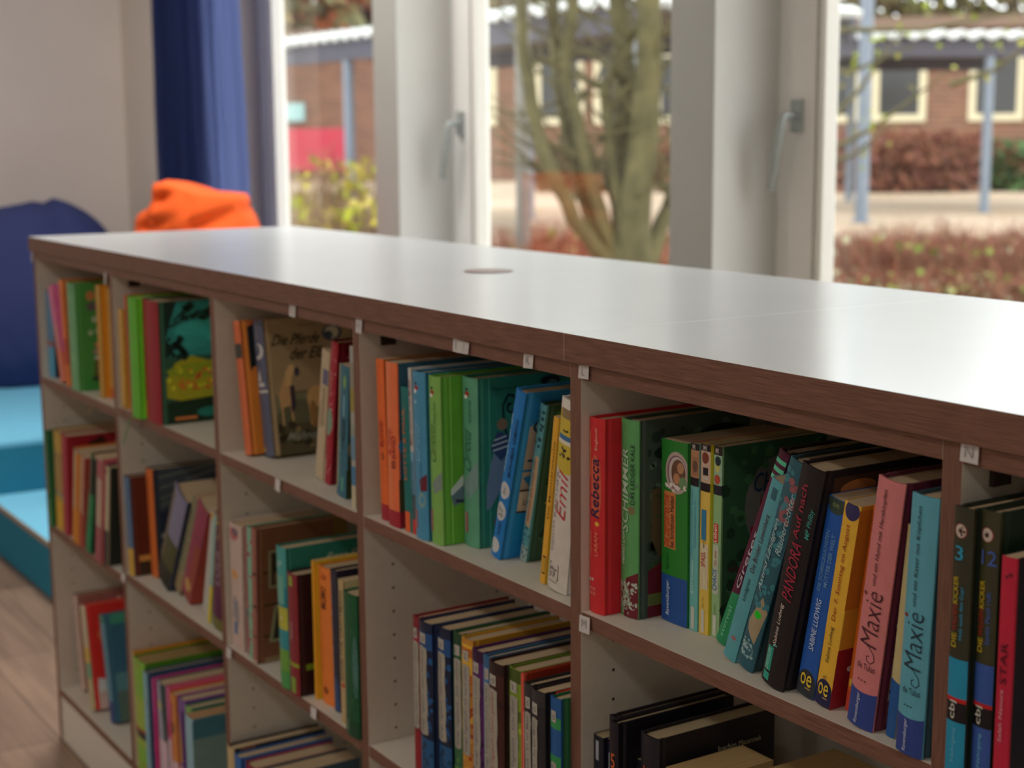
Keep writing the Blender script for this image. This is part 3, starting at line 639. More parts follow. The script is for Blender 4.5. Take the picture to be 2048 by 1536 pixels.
book('13g','h','#4f8a6c','#1c5244',[(a,b,c,e,f,'#8c2420' if i==0 else g) for i,(a,b,c,e,f,g) in enumerate(ladyb)]+[('t','~Carlotta',.42,.46,.7,.5,'#143c34',.5),('t','Internat auf Probe',.62,.74,.87,.16,'#1c4c40'),('r',.18,.42,.08,.2,'#8c1c38'),('t','CARLSEN',.3,.085,.195,.15,'#d0b8b0'),('p',[(.1,.36),(.98,.52),(.98,.36),(.5,.28),(.3,.3)],'#64807c'),('l',[(.2,.36),(.5,.31),(.98,.4)],.002,'#1c2c38')],
 [('l',[(.13,0),(.13,1)],.0015,'#35705c'),('T','Dagmar Hoßfeld',.16,.44,.92,.02,'#10302c'),
  ('l',[(.34,.83),(.31,.84),(.3,.8),(.34,.78),(.38,.82),(.37,.88),(.31,.89),(.26,.83),(.27,.7),(.32,.62),(.42,.64)],.003,'#101c1c'),('l',[(.42,.64),(.44,.74),(.41,.77),(.39,.74)],.003,'#101c1c'),('l',[(.52,.94),(.56,.86),(.58,.93),(.58,.86)],.002,'#101c1c'),
  ('e',.72,.95,.1,.03,'#0c1418'),('e',.74,.93,.05,.025,'#2c4440'),
  ('p',[(.08,.36),(.14,.5),(.2,.62),(.3,.6),(.36,.5),(.3,.42),(.24,.34),(.14,.24),(.08,.22)],'#4c5c6c'),('p',[(.14,.58),(.2,.68),(.3,.66),(.32,.56),(.24,.5)],'#22304a'),('e',.25,.72,.05,.035,'#5c4c3c'),('l',[(.15,.6),(.3,.62)],.002,'#7c8c98'),('l',[(.16,.57),(.31,.59)],.002,'#7c8c98'),('l',[(.17,.63),(.29,.65)],.002,'#7c8c98'),('p',[(.32,.5),(.42,.56),(.46,.52),(.4,.42),(.34,.44)],'#4c5460'),('l',[(.3,.58),(.44,.6),(.5,.64)],.005,'#4c3c3c'),
  ('r',.17,.7,.1,.16,'#6c1438'),('T','CARLSEN',.19,.68,.11,.04,'#b090a0')],'mint green book with curled line drawing on its dark green cover')
book('13h','h','#1868a8','#1c5a88',[('e',.5,.41,.44,.05,'#a8acac'),('e',.45,.28,.46,.055,'#a8acac'),('t','57',.5,.25,.31,.4,'#6c7478'),('t','Band',.5,.39,.43,.3,'#7c8488'),('e',.4,.07,.42,.045,'#a8acac'),('t','Kampf um die',.25,.52,.86,.3,'#8cb4cc',.4),('t','MOKAMBA GEMPHO',.72,.5,.84,.22,'#0c2440'),('t','TERRIBLE',.6,.14,.22,.2,'#0c2440')],
 [('p',[(.08,.9),(.3,.94),(.6,.92),(.98,.88),(.98,.4),(.5,.34),(.08,.4)],'#70655c'),('b',0,.26,'#11568c'),('p',[(.08,.3),(.4,.26),(.4,.1),(.08,.1)],'#145c94'),('p',[(.08,1),(.98,1),(.98,.9),(.6,.96),(.3,.9),(.08,.8)],'#14507c'),('e',.28,.8,.16,.055,'#182c38'),('e',.28,.8,.13,.044,'#8c8478'),('e',.29,.8,.05,.02,'#182c38'),('e',.72,.76,.16,.055,'#182c38'),('e',.72,.76,.13,.044,'#8c8478'),('l',[(.3,.7),(.45,.68),(.5,.72)],.003,'#182c38'),('l',[(.12,.6),(.4,.58)],.003,'#182c38'),('l',[(.08,.54),(.5,.53),(.98,.56)],.003,'#1c4c6c'),('p',[(.1,.5),(.3,.52),(.5,.46),(.45,.38),(.2,.42)],'#1c5070'),('p',[(.08,.42),(.6,.41),(.62,.27),(.08,.29)],'#84786a'),('l',[(.08,.42),(.6,.41),(.62,.27),(.08,.29),(.08,.42)],.0025,'#2c1c1c'),('T','LASST MICH GEHEN',.14,.6,.33,.035,'#241c1c'),('p',[(.3,.26),(.5,.24),(.45,.14),(.32,.18)],'#2c1c20')],'bright blue book leaning right, drawn eye and white speech bubbles')
book('13i','h','#4c848c','#1e3228',[('p',[(.2,.24),(.85,.22),(.98,.45),(.9,.68),(.45,.68),(.35,.45)],'#a0886c'),('t','Schlimmer geht immer nicht',.6,.26,.66,.3,'#6c2c24',.3),('b',0,.1,'#80908a'),('d','#1c4048',14,.0022,21,(.15,.85,.74,.96)),('d','#2c5c60',16,.002,22,(.1,.9,.02,.22))],
 [('d','#2c4a34',60,.005,23,(.05,.95,.05,.95)),('d','#10201a',50,.005,24,(.05,.95,.05,.95)),('l',[(.1,.5),(.5,.56),(.9,.7)],.003,'#0c1814'),('l',[(.1,.52),(.5,.62),(.9,.8)],.003,'#0c1814'),('p',[(.1,.38),(.4,.42),(.6,.5),(.55,.4),(.3,.34)],'#6a5c34')],'turquoise spine with a cream banner, dark leafy jungle cover')
book('13j','p','#c0902a','#a87c20',[('t','Die Monsterwäsche',.68,.4,.86,.3,'#5c4414'),('r',.3,.9,.06,.17,'#2c2418'),('r',.35,.85,.07,.16,'#b0862a')],[],'thin golden yellow book just left of the thick white one')
book('13k','h','#b4aea4','#a09c98',[('r',.0,1,.66,.94,'#b09c34'),('b',.94,1,'#c0bcb2'),('r',.1,.9,.9,.95,'#786444'),('r',.05,1,.79,.815,'#2c5c84'),('b',.77,.79,'#c0bca8'),('e',.5,.66,.5,.04,'#b09c34'),('d','#2c241c',10,.002,31,(.2,.85,.7,.75)),('d','#2c241c',5,.002,32,(.3,.7,.83,.87)),('t','~ERICH KÄSTNER',.17,.2,.62,.15,'#4c4648'),('t','~Emil',.5,.4,.62,.46,'#a8202c',.4),('l',[(.14,.055),(.14,.135),(.62,.135),(.62,.055),(.14,.055)],.0008,'#2c2828'),('T','dtv',.2,.56,.1,.022,'#2c2828'),('T','17',.26,.5,.065,.028,'#2c2828'),('T','junior',.14,.62,.035,.012,'#2c2828')],[],'thick white book with a red handwritten name beside the fourth divider',pages='#a89c88')
# ---- top row, fifth bay
book('14a','h','#b02428','#7c141c',[('p',[(.25,.52),(.75,.5),(.85,.6),(.8,.78),(.5,.82),(.25,.78),(.2,.62)],'#b4503c'),('t','Rebecca',.5,.5,.8,.5,'#201c40',.15),('t','Vertauscht, ausgerechnet',.2,.7,.93,.16,'#cc8c3c'),('t','England!',.62,.84,.95,.18,'#c89c84'),('t','HANNAH',.25,.3,.42,.16,'#c0684c'),('t','LABAN',.6,.3,.42,.2,'#c87458'),('e',.62,.465,.12,.012,'#c09434'),('T','8-9',.15,.45,.165,.018,'#d8c8c0'),('T','KINDER',.12,.6,.12,.016,'#cc8070'),('T','HAUSE',.12,.6,.095,.016,'#cc8070')],
 [('l',[(.17,0),(.17,1)],.002,'#94222a'),('e',.42,.84,.1,.1,'#7c3c2c'),('e',.46,.72,.08,.04,'#7c4a30'),('e',.5,.58,.06,.03,'#8c7834'),('e',.44,.44,.06,.06,'#8c3a2c'),('p',[(.16,.15),(.4,.25),(.6,.36),(.6,.28),(.4,.18),(.24,.1)],'#8c4230')],'bright red book with a dark blue name at the left of the fifth bay')
book('14b','h','#4f8a52','#26302a',[('t','SCHIMMER',.38,.44,.86,.38,'#9cb49c',.15),('t','DAS LEDGER KALE',.76,.58,.88,.18,'#1c3424'),('t','INGRID LAW',.28,.27,.44,.2,'#b0c4ac',.1),('p',[(.25,.13),(.45,.2),(1,.24),(1,0),(.3,0)],'#5c1824'),('e',.35,.1,.3,.07,'#70806c'),('d','#98a496',60,.0016,41,(.02,.95,.02,.18)),('d','#5c1c28',20,.0018,42,(.1,.9,.02,.15)),('e',.7,.55,.18,.02,'#6c6444'),('l',[(.6,.62),(.98,.68)],.003,'#54645c')],
 [('d','#344438',60,.005,43,(.1,.95,.3,.97)),('d','#18201c',40,.005,44,(.1,.95,.3,.97)),('e',.75,.82,.3,.12,'#0c0e12'),('r',.6,1,.45,.85,'#0e1014'),('p',[(.13,.65),(.5,.68),(.5,.42),(.2,.3),(.13,.4)],'#383020'),('l',[(.16,.62),(.48,.56)],.002,'#22301c'),('l',[(.16,.52),(.48,.47)],.002,'#22301c'),('e',.22,.83,.07,.03,'#0c1410'),('e',.28,.72,.05,.02,'#100e10'),('e',.28,.4,.04,.03,'#241414'),
  ('p',[(.1,.24),(.3,.3),(.6,.42),(.99,.5),(.99,0),(.1,0)],'#3c1018'),('p',[(.1,.24),(.3,.3),(.6,.42),(.6,.44),(.3,.32),(.1,.26)],'#24301e'),('r',.1,1,.06,.12,'#3c4422'),('T','Sp',.3,.62,.16,.1,'#7c7068',1)],'light green book with pale capitals and a dark speckled maroon cover')
book('14c','p','#246c26','#1c4c24',[('b',0,.26,'#1c4480'),('e',.45,.28,.6,.018,'#246c26'),('r',.12,.58,.41,.72,'#b06c3c'),('e',.62,.83,.44,.115,'#9c8c84'),('e',.62,.83,.36,.095,'#6c4a50'),('e',.64,.83,.33,.088,'#a89c98'),('e',.68,.83,.26,.075,'#5c4030'),('e',.62,.8,.12,.03,'#a07050'),('e',.76,.86,.12,.03,'#a07858'),('e',.85,.78,.14,.035,'#5c7c54'),('d','#c0b8b0',18,.0018,51,(.2,.95,.73,.77)),('t','DIE ZEITDETEKTIVE',.24,.42,.7,.2,'#a83c24',.1),('t','bei furchtlosen Helden',.45,.42,.7,.17,'#201c18'),('t','Fabian Lenk',.26,.29,.38,.12,'#184c1a'),('t','Ravensburger',.3,.04,.23,.17,'#b4bcc8',.1)],[],'wide green book with a round stone picture and navy blue base',square=True)
book('14d','p','#5c9c98','#8c2c1c',[('b',.965,1,'#241c1c'),('b',.82,.965,'#9c7454'),('b',.775,.82,'#1c1418'),('t','SOMMO',.5,.97,.995,.4,'#b0a8a0'),('r',.2,.9,.83,.93,'#8c6448'),('e',.6,.88,.3,.03,'#5c4438'),('t','Knappe vorbei ist nicht daneben',.3,.4,.76,.22,'#1c5c88'),('t','Im großen Chaos passiert mir das',.7,.45,.7,.22,'#246c94'),('t','JETZT ist Lesezeit!',.5,.2,.38,.36,'#a8c4bc'),('r',.3,.7,.01,.13,'#a8a89c')],[],'slim aqua paperback first of three with portrait pictures on top')
book('14e','p','#c0a448','#8c7c1c',[('b',.965,1,'#241c1c'),('b',.8,.965,'#b09884'),('b',.755,.8,'#1c1418'),('t','SOMMO',.5,.97,.995,.45,'#b0a8a0'),('e',.5,.93,.35,.03,'#6c3428'),('r',.3,.8,.84,.88,'#1c1c20'),('r',.3,.8,.82,.83,'#a8a8a0'),('r',.2,.7,.5,.66,'#2c6c8c'),('r',.15,.9,.24,.48,'#b8b090'),('t','SPASS,',.5,.36,.44,.5,'#a02c20'),('t','wenn ich',.5,.46,.5,.24,'#4c4838'),('t','COOLE',.5,.26,.35,.5,'#c4bc98'),('t','das ist',.5,.14,.2,.2,'#8c7c38'),('r',.3,.65,.01,.13,'#b0ac98')],[('r',0,1,0,1,'#8c7c1c')],'slim yellow paperback between the aqua and pale green ones')
book('14f','p','#7ca070','#1e3a26',[('b',.955,1,'#241c1c'),('b',.8,.955,'#84a48c'),('b',.75,.8,'#1c1c28'),('t','SOMMO',.5,.965,.992,.45,'#b0a8a0'),('e',.5,.9,.32,.035,'#a8a860'),('e',.55,.925,.34,.025,'#1c2c30'),('e',.5,.83,.35,.025,'#9c4430'),('r',.2,.75,.5,.6,'#b83c2c'),('t','Leben',.48,.505,.595,.36,'#d8c8bc'),('r',.15,.85,.23,.49,'#a4ac98'),('t','CHAOS',.45,.25,.36,.55,'#1c6098'),('t','ist ein',.5,.38,.46,.3,'#9c5440'),('t','mein',.5,.12,.18,.2,'#64804c'),('r',.3,.7,.01,.12,'#b0b4a4')],
 [('e',.55,.66,.33,.26,'#464644'),('d','#284a30',50,.006,61,(.02,.98,.02,.98)),('d','#16281c',30,.006,62,(.02,.98,.02,.98)),('T','CHAOS',.3,.75,.74,.1,'#12283c',.5),('T','ist',.36,.5,.66,.06,'#4c241c'),('r',.28,.62,.46,.56,'#5c1418'),('T','manchmal',.08,.44,.34,.04,'#3c1c1c'),('T','GENAU',.18,.48,.28,.05,'#3c1c1c'),('T','die',.3,.42,.22,.04,'#3c1c1c'),('T','Mode',.1,.5,.15,.055,'#3c2418')],'slim pale green paperback with a dark green cover in front of striped book')
book('14g','h','#4c1c34','#1c1c1c',[('b',0,.24,'#247c50'),('p',[(0,.2),(1,.24),(1,.28),(0,.26)],'#247c50'),('l',[(.04,.24),(.04,.9)],.001,'#7c2444'),('r',0,1,.86,.88,'#54b08c'),('r',0,1,.9,.92,'#54b08c'),('r',0,1,.94,.96,'#54b08c'),('t','Gretes',.5,.3,.6,.4,'#a8a0a4',.4),('t','sternal',.5,.04,.2,.35,'#64b084')],[],'purple leaning book with mint stripes and an emerald green foot')
book('14h','p','#4c8c94','#3c747c',[('t','Lindgren',.5,.34,.46,.32,'#14343c',.1),('t','Die Brüder Löwenherz',.5,.5,.82,.32,'#44242c',.1),('e',.5,.12,.2,.01,'#8c6060'),('r',.3,.7,.9,.96,'#2c5460')],[],'flat turquoise spine leaning right before the dark teal book')
book('14i','h','#26505c','#1a2c30',[('p',[(.1,.22),(.6,.36),(.98,.3),(.75,.13),(.2,.18)],'#8c8064'),('e',.55,.27,.2,.018,'#1cb020'),('e',.45,.09,.36,.035,'#5c8080'),('e',.47,.09,.28,.026,'#2c5460'),('d','#84a0a0',20,.0015,71,(.1,.8,.05,.14)),('d','#35707a',50,.003,72,(.05,.95,.3,.95)),('d','#7c4c50',16,.0035,73,(.3,.9,.72,.92)),('t','Astrid Lindgren',.3,.38,.72,.34,'#94acac',.4),('t','Räubertochter',.75,.58,.86,.26,'#94acac',.4)],[],'dark teal mottled leaning book with a beige patch and green dot')
book('14j','h','#1a1618','#100e12',[('t','PANDORA',.52,.41,.67,.44,'#8c2438',.2),('t','MP Philby',.85,.7,.83,.2,'#3c8c84',.2),('t','Sabine Ludwig',.42,.19,.38,.2,'#b4aca0',.2),('t','Auf nach',.4,.68,.92,.26,'#8c2438'),('r',.1,.4,.06,.17,'#248c78'),('r',.1,.4,.015,.05,'#248c78'),('t','DRESSLER',.25,.065,.165,.16,'#84b8ac'),('d','#5cb8b0',3,.001,74,(.3,.5,.18,.19))],
 [('r',.1,.8,.86,.97,'#2c1c14'),('e',.3,.91,.14,.04,'#6c4424'),('T','Sabine Ludwig',.5,.9,.93,.03,'#54504c'),('l',[(.3,.84),(.9,.86)],.002,'#4c1c1c'),('p',[(.15,.5),(.4,.6),(.4,.4),(.15,.3)],'#0e2c1e'),('p',[(.2,.34),(.35,.4),(.35,.3),(.25,.26)],'#44484a'),('p',[(.15,.26),(.35,.28),(.35,.16),(.15,.14)],'#3c1c1c'),('r',.25,.32,.2,.27,'#8c8c88')],'thick black leaning book with dark red title in the fifth bay')
oe = lambda bgc: [('e',.5,.045,.56,.09,bgc),('T','oe',.2,.82,.055,.06,'#c8ac34'),('r',.5,.78,.04,.045,'#a88c4c')]
book('14k','p','#1c4c94','#143c74',oe('#2a2e34')+[('e',.5,.97,.5,.045,'#2c3c34'),('T','oe',.35,.7,.96,.02,'#6c7c4c'),('t','SABINE LUDWIG',.5,.24,.5,.28,'#a8b8c8',.1),('t','DIE SCHRECKLICHSTEN',.35,.54,.84,.2,'#5c88a8'),('t','MÜTTER DER WELT',.65,.57,.83,.24,'#5c88a8')],[],'royal blue paperback with yellow letters on a black half circle')
book('14l','p','#c49a30','#8c5c1c',oe('#1c1c40')+[('e',.55,.965,.44,.045,'#2c2850'),('t','Sabine Ludwig',.5,.22,.4,.26,'#3c3018',.2),('t','Der 7. Sonntag im August',.5,.43,.9,.3,'#8c2c1c',.1),('T','az',.4,.6,.14,.015,'#6c5c2c')],
 [('r',0,1,.5,.98,'#7c4a14'),('p',[(.14,.95),(.32,.96),(.34,.7),(.22,.5),(.14,.7)],'#7c5a50'),('p',[(.2,.9),(.36,.92),(.32,.8)],'#241414'),('p',[(.2,.62),(.4,.66),(.3,.52)],'#1c1010'),('e',.24,.42,.1,.07,'#7c5a50'),('r',0,1,0,.3,'#5c1018'),('d','#8c7474',10,.003,75,(.12,.4,.02,.2)),('d','#241010',8,.003,76,(.12,.4,.3,.6))],'golden yellow paperback with yellow letters on a navy half circle')
book('14m','p','#b85c1c','#a04c14',[('b',0,.1,'#b0402c'),('e',.4,.14,.3,.02,'#c09c34')],[],'thin orange strip of a book behind the pink one')
maxd = lambda seed: [('d','#747c7c',22,.0022,seed,(.1,.34,.42,.95)),('d','#140c10',26,.0024,seed+1,(.1,.4,.3,.95)),('p',[(.1,.42),(.2,.5),(.26,.4),(.24,.3),(.12,.26)],'#54544c'),('p',[(.1,.3),(.22,.28),(.22,.16),(.1,.12)],'#6c6864'),('d','#1c1418',14,.0028,seed+2,(.1,.28,.14,.5)),('p',[(.1,.12),(.24,.14),(.26,.02),(.1,.02)],'#4c2830'),('d','#84807c',3,.003,seed+3,(.12,.2,.03,.1))]
mx = lambda inkc, tail: [('b',0,.155,'#263a78'),('e',.5,.165,.6,.02,None),('t','~Maxie',.5,.34,.56,.62,inkc,.1),('l',[(.3,.345),(.55,.335),(.74,.31),(.78,.285),(.66,.27),(.52,.28),(.5,.295),(.6,.3)],.0008,inkc),('e',.12,.535,.09,.008,'#6c3030'),('t',tail,.45,.58,.96,.2,inkc,.15),('t','Ravensburger',.42,.015,.14,.17,'#a8b0c0',.1),('T','...',.3,.62,.19,.006,inkc),('T','die Tulus',.2,.85,.24,.025,inkc)]
def mxs(base, inkc, tail): return [(d if d[-1] is not None else d[:-1] + (base,)) for d in mx(inkc, tail)]
book('14n','h','#b46c6c','#3c1824',mxs('#b46c6c','#3c1c24','und ein Hund mit Herzklopfen'),maxd(81),'salmon pink book with curly dark title and navy foot')
book('14o','p','#a89c70','#14324c',[('b',0,.24,'#1c4c84'),('p',[(0,.24),(1,.2),(1,.26),(0,.28)],'#1c4c84')],[],'cream strip of a book with blue foot behind the sky blue one')
book('14p','h','#5090a0','#1c2c34',mxs('#5090a0','#1c2c38','und ein Kater mit Köpfchen'),[('d','#5c6c84',26,.0024,91,(.1,.35,.4,.95)),('d','#5c1c40',20,.0026,92,(.1,.35,.4,.9)),('p',[(.1,.36),(.3,.4),(.3,.26),(.1,.24)],'#5c6420'),('e',.2,.32,.06,.02,'#8c6458'),('p',[(.1,.24),(.2,.24),(.24,.02),(.1,.02)],'#2c5c6c')],'sky blue book with curly dark title, last in the fifth bay')
# ---- top row, sixth bay
def kick(n, title, c1, c2): return [('e',.42,.92,.34,.026,'#6c2420'),('e',.42,.92,.28,.023,'#a89c90'),('e',.42,.92,.1,.009,'#3c1c18'),('d','#3c2420',5,.0011,int(n),(.25,.6,.905,.935)),('T',n,.2,.2+.32*len(n)+.12,.82,.05,c1),('t','DIE',.3,.52,.57,.28,'#b0981c'),('t','WILDEN',.3,.575,.665,.28,'#8c2418'),('t','KICKER',.3,.67,.765,.28,'#b0981c'),('t',title,.66,.55,.73,.22,c1),('b',.3,.48,c2),('b',.3,.32,'#121014'),('b',0,.26,c2),('r',0,1,.26,.34,'#141014'),('b',.33,.345,'#a41c1c'),('t','cbj',.4,.27,.335,.42,'#b4b4a8'),('t','Nahrgang',.5,.12,.24,.22,'#5c9cb4')]
book('15a','h','#2e2e20','#101812',kick('3','Hols euch den Cup!','#2484a4','#1c7c9c'),[('b',.3,.48,'#0e4464'),('b',0,.26,'#0e4058'),('b',.26,.34,'#0c0a0c')],'dark olive book numbered 3 with a football badge')
book('15b','h','#343420','#0c1810',kick('12','Sankt Pauli ruft','#3c5494','#304c8c'),[('b',0,.48,'#0c2c3c')],'dark olive book numbered 12 with a football badge')
book('15c','p','#a41c34','#0c0a14',[('t','STAR',.5,.52,.68,.46,'#4c101c'),('t','Salah Naoura',.45,.3,.5,.26,'#b4848c',.1),('d','#5c1424',2,.0016,95,(.3,.8,.92,.95))],[],'crimson red book right of the number twelve book')
# ---- middle row, first bay
book('20a','h','#1f5a34','#123c22',[('r',0,.5,.42,.98,'#807a68'),('e',.4,.38,.3,.02,'#9c6444'),('b',0,.3,'#2c6c40')],[],'green and white book jutting past the left end panel')
book('20b','h','#a08434','#6c5418',[('b',.35,.8,'#8c7440'),('d','#4c4c38',14,.003,101,(.1,.9,.7,.98)),('b',.36,.38,'#5c7c7c'),('b',0,.3,'#b08c20')],[],'mustard book with a grey line, left of the large crimson one')
book('20c','h','#8c2a38','#5c141c',[('e',.3,.34,.3,.02,'#5c7074'),('l',[(.5,0),(.5,1)],.001,'#a03848')],[('p',[(.3,.92),(.5,.98),(.6,.86),(.4,.78)],'#241410'),('e',.3,.85,.06,.04,'#5c5448'),('e',.34,.68,.1,.07,'#6c5a40'),('e',.75,.9,.08,.03,'#6c5c40')],'large crimson book standing tall in the first bay middle row')
book('20d','h','#a09070','#8c4c14',[('r',.55,1,0,1,'#a8641c'),('b',0,.36,'#b0701c'),('d','#9c7040',8,.003,102)],[],'orange and cream spine just right of the crimson book')
book('20e','p','#a08a74','#701c18',[('b',0,.38,'#8c2c20'),('d','#8c2c28',12,.002,103,(.1,.9,.4,.98)),('r',.7,1,.4,1,'#8c3028')],[],'thin cream book with a red lower third')
book('20f','h','#1c6c44','#0c2418',[('b',.62,1,'#101c14'),('r',0,.35,.35,1,'#8c8c70'),('b',0,.3,'#187048')],[('r',0,1,.6,1,'#0a120c'),('e',.4,.3,.2,.08,'#1c5c38')],'emerald book with black top, middle row first bay')
book('20g','p','#a08c7c','#7c3c44',[('b',.8,.98,'#8c4850'),('b',0,.34,'#8c4450'),('d','#8c4850',8,.002,104,(.1,.9,.4,.8))],[],'cream book with a rose foot, middle row first bay')
book('20h','h','#a0967c','#141814',[('b',0,.36,'#2c302c'),('e',.4,.95,.3,.02,'#141414')],[('r',.25,1,.35,.95,'#5c5640'),('e',.5,.12,.3,.1,'#0c100c')],'cream book with a black foot against the first divider')
# ---- middle row, second bay
book('21a','h','#48607c','#3a1810',[('b',0,.28,'#b08c30')],[('r',0,1,.14,.2,'#7c5c2c'),('r',0,1,0,.14,'#241c14')],'grey blue book with a yellow foot, brown cover')
book('21b','h','#b05c28','#1a2028',[],[('r',0,1,0,1,'#181e28'),('p',[(.1,1),(1,1),(1,.86),(.1,.6)],'#2c3236'),('l',[(.1,.92),(.9,.99)],.003,'#4c5048'),('l',[(.1,.82),(.95,.95)],.003,'#4c5048'),('l',[(.1,.72),(.8,.86)],.003,'#44483f'),('l',[(.1,.66),(.6,.76)],.003,'#44483f'),('e',.62,.78,.1,.07,'#2c3438'),('e',.64,.78,.06,.05,'#4c5454'),('p',[(.72,.72),(.9,.7),(.8,.8)],'#5c6054'),('p',[(.1,.4),(.3,.44),(.1,.36)],'#5c605c')],'orange spined book with a dark rocky night cover')
book('21c','h','#6c6c84','#1c2434',[('b',0,.5,'#3c4020'),('r',0,.25,0,.95,'#5c5444'),('b',0,.2,'#141c14')],[('r',0,1,0,.55,'#10140e')],'lavender book leaning steeply, dark green lower half')
book('21d','p','#6a6a50','#4c4c34',[('d','#8c8458',16,.003,111),('b',0,.2,'#7c6c4c')],[],'mottled olive book leaning steeply right')
book('21e','p','#7c2c44','#6c2c24',[('d','#4c2440',14,.003,112),('r',.5,1,0,.6,'#7c3428'),('e',.5,.14,.3,.06,'#a07c44')],[],'plum red leaning paperback, second bay middle row')
book('21f','p','#9c9c94','#7c8478',[('e',.3,.95,.3,.04,'#a8843c'),('l',[(.85,0),(.85,1)],.003,'#5c6c60')],[],'grey white leaning book before the yellow one')
book('21g','p','#a09c4c','#7c8c8c',[('b',.35,1,'#7c9c98'),('b',0,.35,'#b0a42c')],[],'thin aqua book with a yellow lower third')
book('21h','h','#4a163c','#2c0c24',[('d','#a0a03c',8,.003,113,(.1,.9,.75,.98)),('b',0,.1,'#5c5c2c'),('t','LOLA',.5,.4,.7,.5,'#8c7c84')],[('r',.4,1,.02,.1,'#5c5c28')],'dark purple book with yellow marks beside the second divider')
# ---- middle row, third bay
book('22a','h','#a8968c','#8c7c74',[('e',.45,.92,.35,.05,'#a05858'),('e',.6,.94,.2,.03,'#4c4c5c'),('e',.5,.6,.25,.04,'#b08450'),('t','Sommer',.5,.24,.42,.5,'#5c7084',.4),('r',.4,.65,.12,.22,'#4c6484'),('d','#b0706c',12,.0018,121)],[],'pale pink book with watercolour flowers by the second divider')
book('22b','h','#7c2c34','#5c2428',[('d','#8c4048',10,.003,122),('r',.0,1,.3,.36,'#2c4c50'),('b',.36,.42,'#8c5c54')],[],'thin wine red book between pink and mint ones')
book('22c','h','#6c9c84','#4c6c5c',[('d','#8c3448',16,.003,123,(.05,.95,.02,.98)),('e',.5,.8,.2,.02,'#7c2c44'),('l',[(.3,.35),(.7,.2)],.002,'#8c3448')],[],'mint book with small crimson blossoms')
book('22d','h','#84544a','#4c3020',[('b',.66,.675,'#1c100c'),('b',.42,.435,'#1c100c'),('b',.2,.21,'#1c100c'),('b',0,.03,'#a0907c')],
 [('l',[(0,.67),(1,.67)],.0025,'#140c08'),('l',[(0,.43),(1,.43)],.0025,'#140c08'),('l',[(0,.2),(1,.2)],.0025,'#140c08'),('r',.85,.99,.75,.99,'#4c3c14'),('r',.14,.5,.55,.83,'#5c5840'),('r',.17,.48,.57,.81,'#241c14'),('r',.3,.48,.77,.81,'#5c5840'),('r',.2,.48,.57,.66,'#4c3a20'),('p',[(.14,.15),(.2,.42),(.5,.42),(.5,.15)],'#5c5c44'),('p',[(.18,.17),(.23,.4),(.5,.4),(.5,.17)],'#1c1a10'),('b',0,.04,'#5c4c38')],'brown book patterned like planks with framed pictures')
book('22e','h','#3c8884','#184c44',[('b',.42,.58,'#9c9c38'),('b',.28,.42,'#2c7c84'),('b',0,.28,'#5c8c38'),('b',0,.12,'#3c8444'),('b',.58,.72,'#20707c'),('r',.1,.8,.6,.8,'#5c9484'),('e',.5,.5,.12,.01,'#c0b8a0'),('d','#8cb0a4',5,.003,124,(.2,.7,.82,.95))],
 [('l',[(.08,0),(.08,1)],.0015,'#307064'),('T','Rose Ewald',.45,.97,.87,.055,'#7c8c7c',1),('r',.16,.22,.76,.84,'#8c8c7c'),('r',.4,.45,.76,.82,'#8c8c7c'),('p',[(.3,.84),(.36,.84),(.33,.87)],'#7c8c7c'),('b',0,.76,'#14444c')],'teal book with yellow and green bands on its spine')
book('22f','h','#74242c','#1c0a0c',[('r',.3,.7,.9,.98,'#7c8c34'),('b',.24,.27,'#7c8c24'),('r',.35,.75,.02,.15,'#6c8c34'),('t','Tausend',.5,.45,.6,.3,'#a88884')],[('r',0,.98,.21,.26,'#4c5c14'),('r',.96,1,.2,.27,'#1c0a0c'),('e',.55,.12,.25,.08,'#2c0e0c'),('e',.55,.55,.2,.2,'#26100e')],'maroon book with lime green bands on spine and cover')
book('22g','p','#c08c24','#a8741c',[],[],'very thin yellow book pressed against the orange one')
book('22h','h','#c46c2c','#b0581c',[('t','MOMO',.5,.7,.86,.4,'#3c1c14'),('e',.5,.1,.18,.025,'#4c2410'),('e',.5,.1,.12,.016,'#8c4818'),('t','Thienemann',.5,.91,.95,.5,'#a04c1c'),('l',[(.06,0),(.06,1)],.001,'#cc8038')],[],'thick orange book with dark title and round black emblem')
book('22i','h','#262836','#120e1c',[('t','FIBEL LASSE LATHE INTA',.3,.08,.93,.26,'#8c8c8c'),('p',[(.3,.02),(.9,.0),(.8,.2),(.5,.3)],'#28446c')],[('r',.55,1,.5,1,'#181020')],'navy black book with white capitals right of the orange one')
book('22j','p','#a08c64','#8c7c5c',[('t','ZONE THE CRAFTMANS',.55,.3,.93,.4,'#2c2c1c'),('e',.6,.27,.3,.018,'#a0442c')],[],'sand coloured paperback with dark uneven capitals')
book('22k','h','#0e4a2c','#143c2a',[('t','Immer wieder diese Jungs',.3,.22,.92,.16,'#44745c',.2),('t','PIPER',.35,.03,.12,.2,'#6c8c74'),('d','#5c7c4c',12,.0012,125),('l',[(.8,.72),(.9,.7),(.78,.66),(.92,.64),(.8,.6),(.93,.56),(.8,.5)],.0014,'#0a1c14'),('e',.85,.5,.14,.22,'#3c645c'),('l',[(.75,.68),(.9,.64),(.75,.6),(.92,.56),(.78,.52),(.95,.48)],.0014,'#0a1c14'),('l',[(.75,.38),(.9,.34),(.75,.3),(.92,.26),(.78,.22),(.95,.2)],.0014,'#0a1c14'),('b',0,.12,'#0c3c24')],[],'dark green book with black scrollwork next to the third divider')
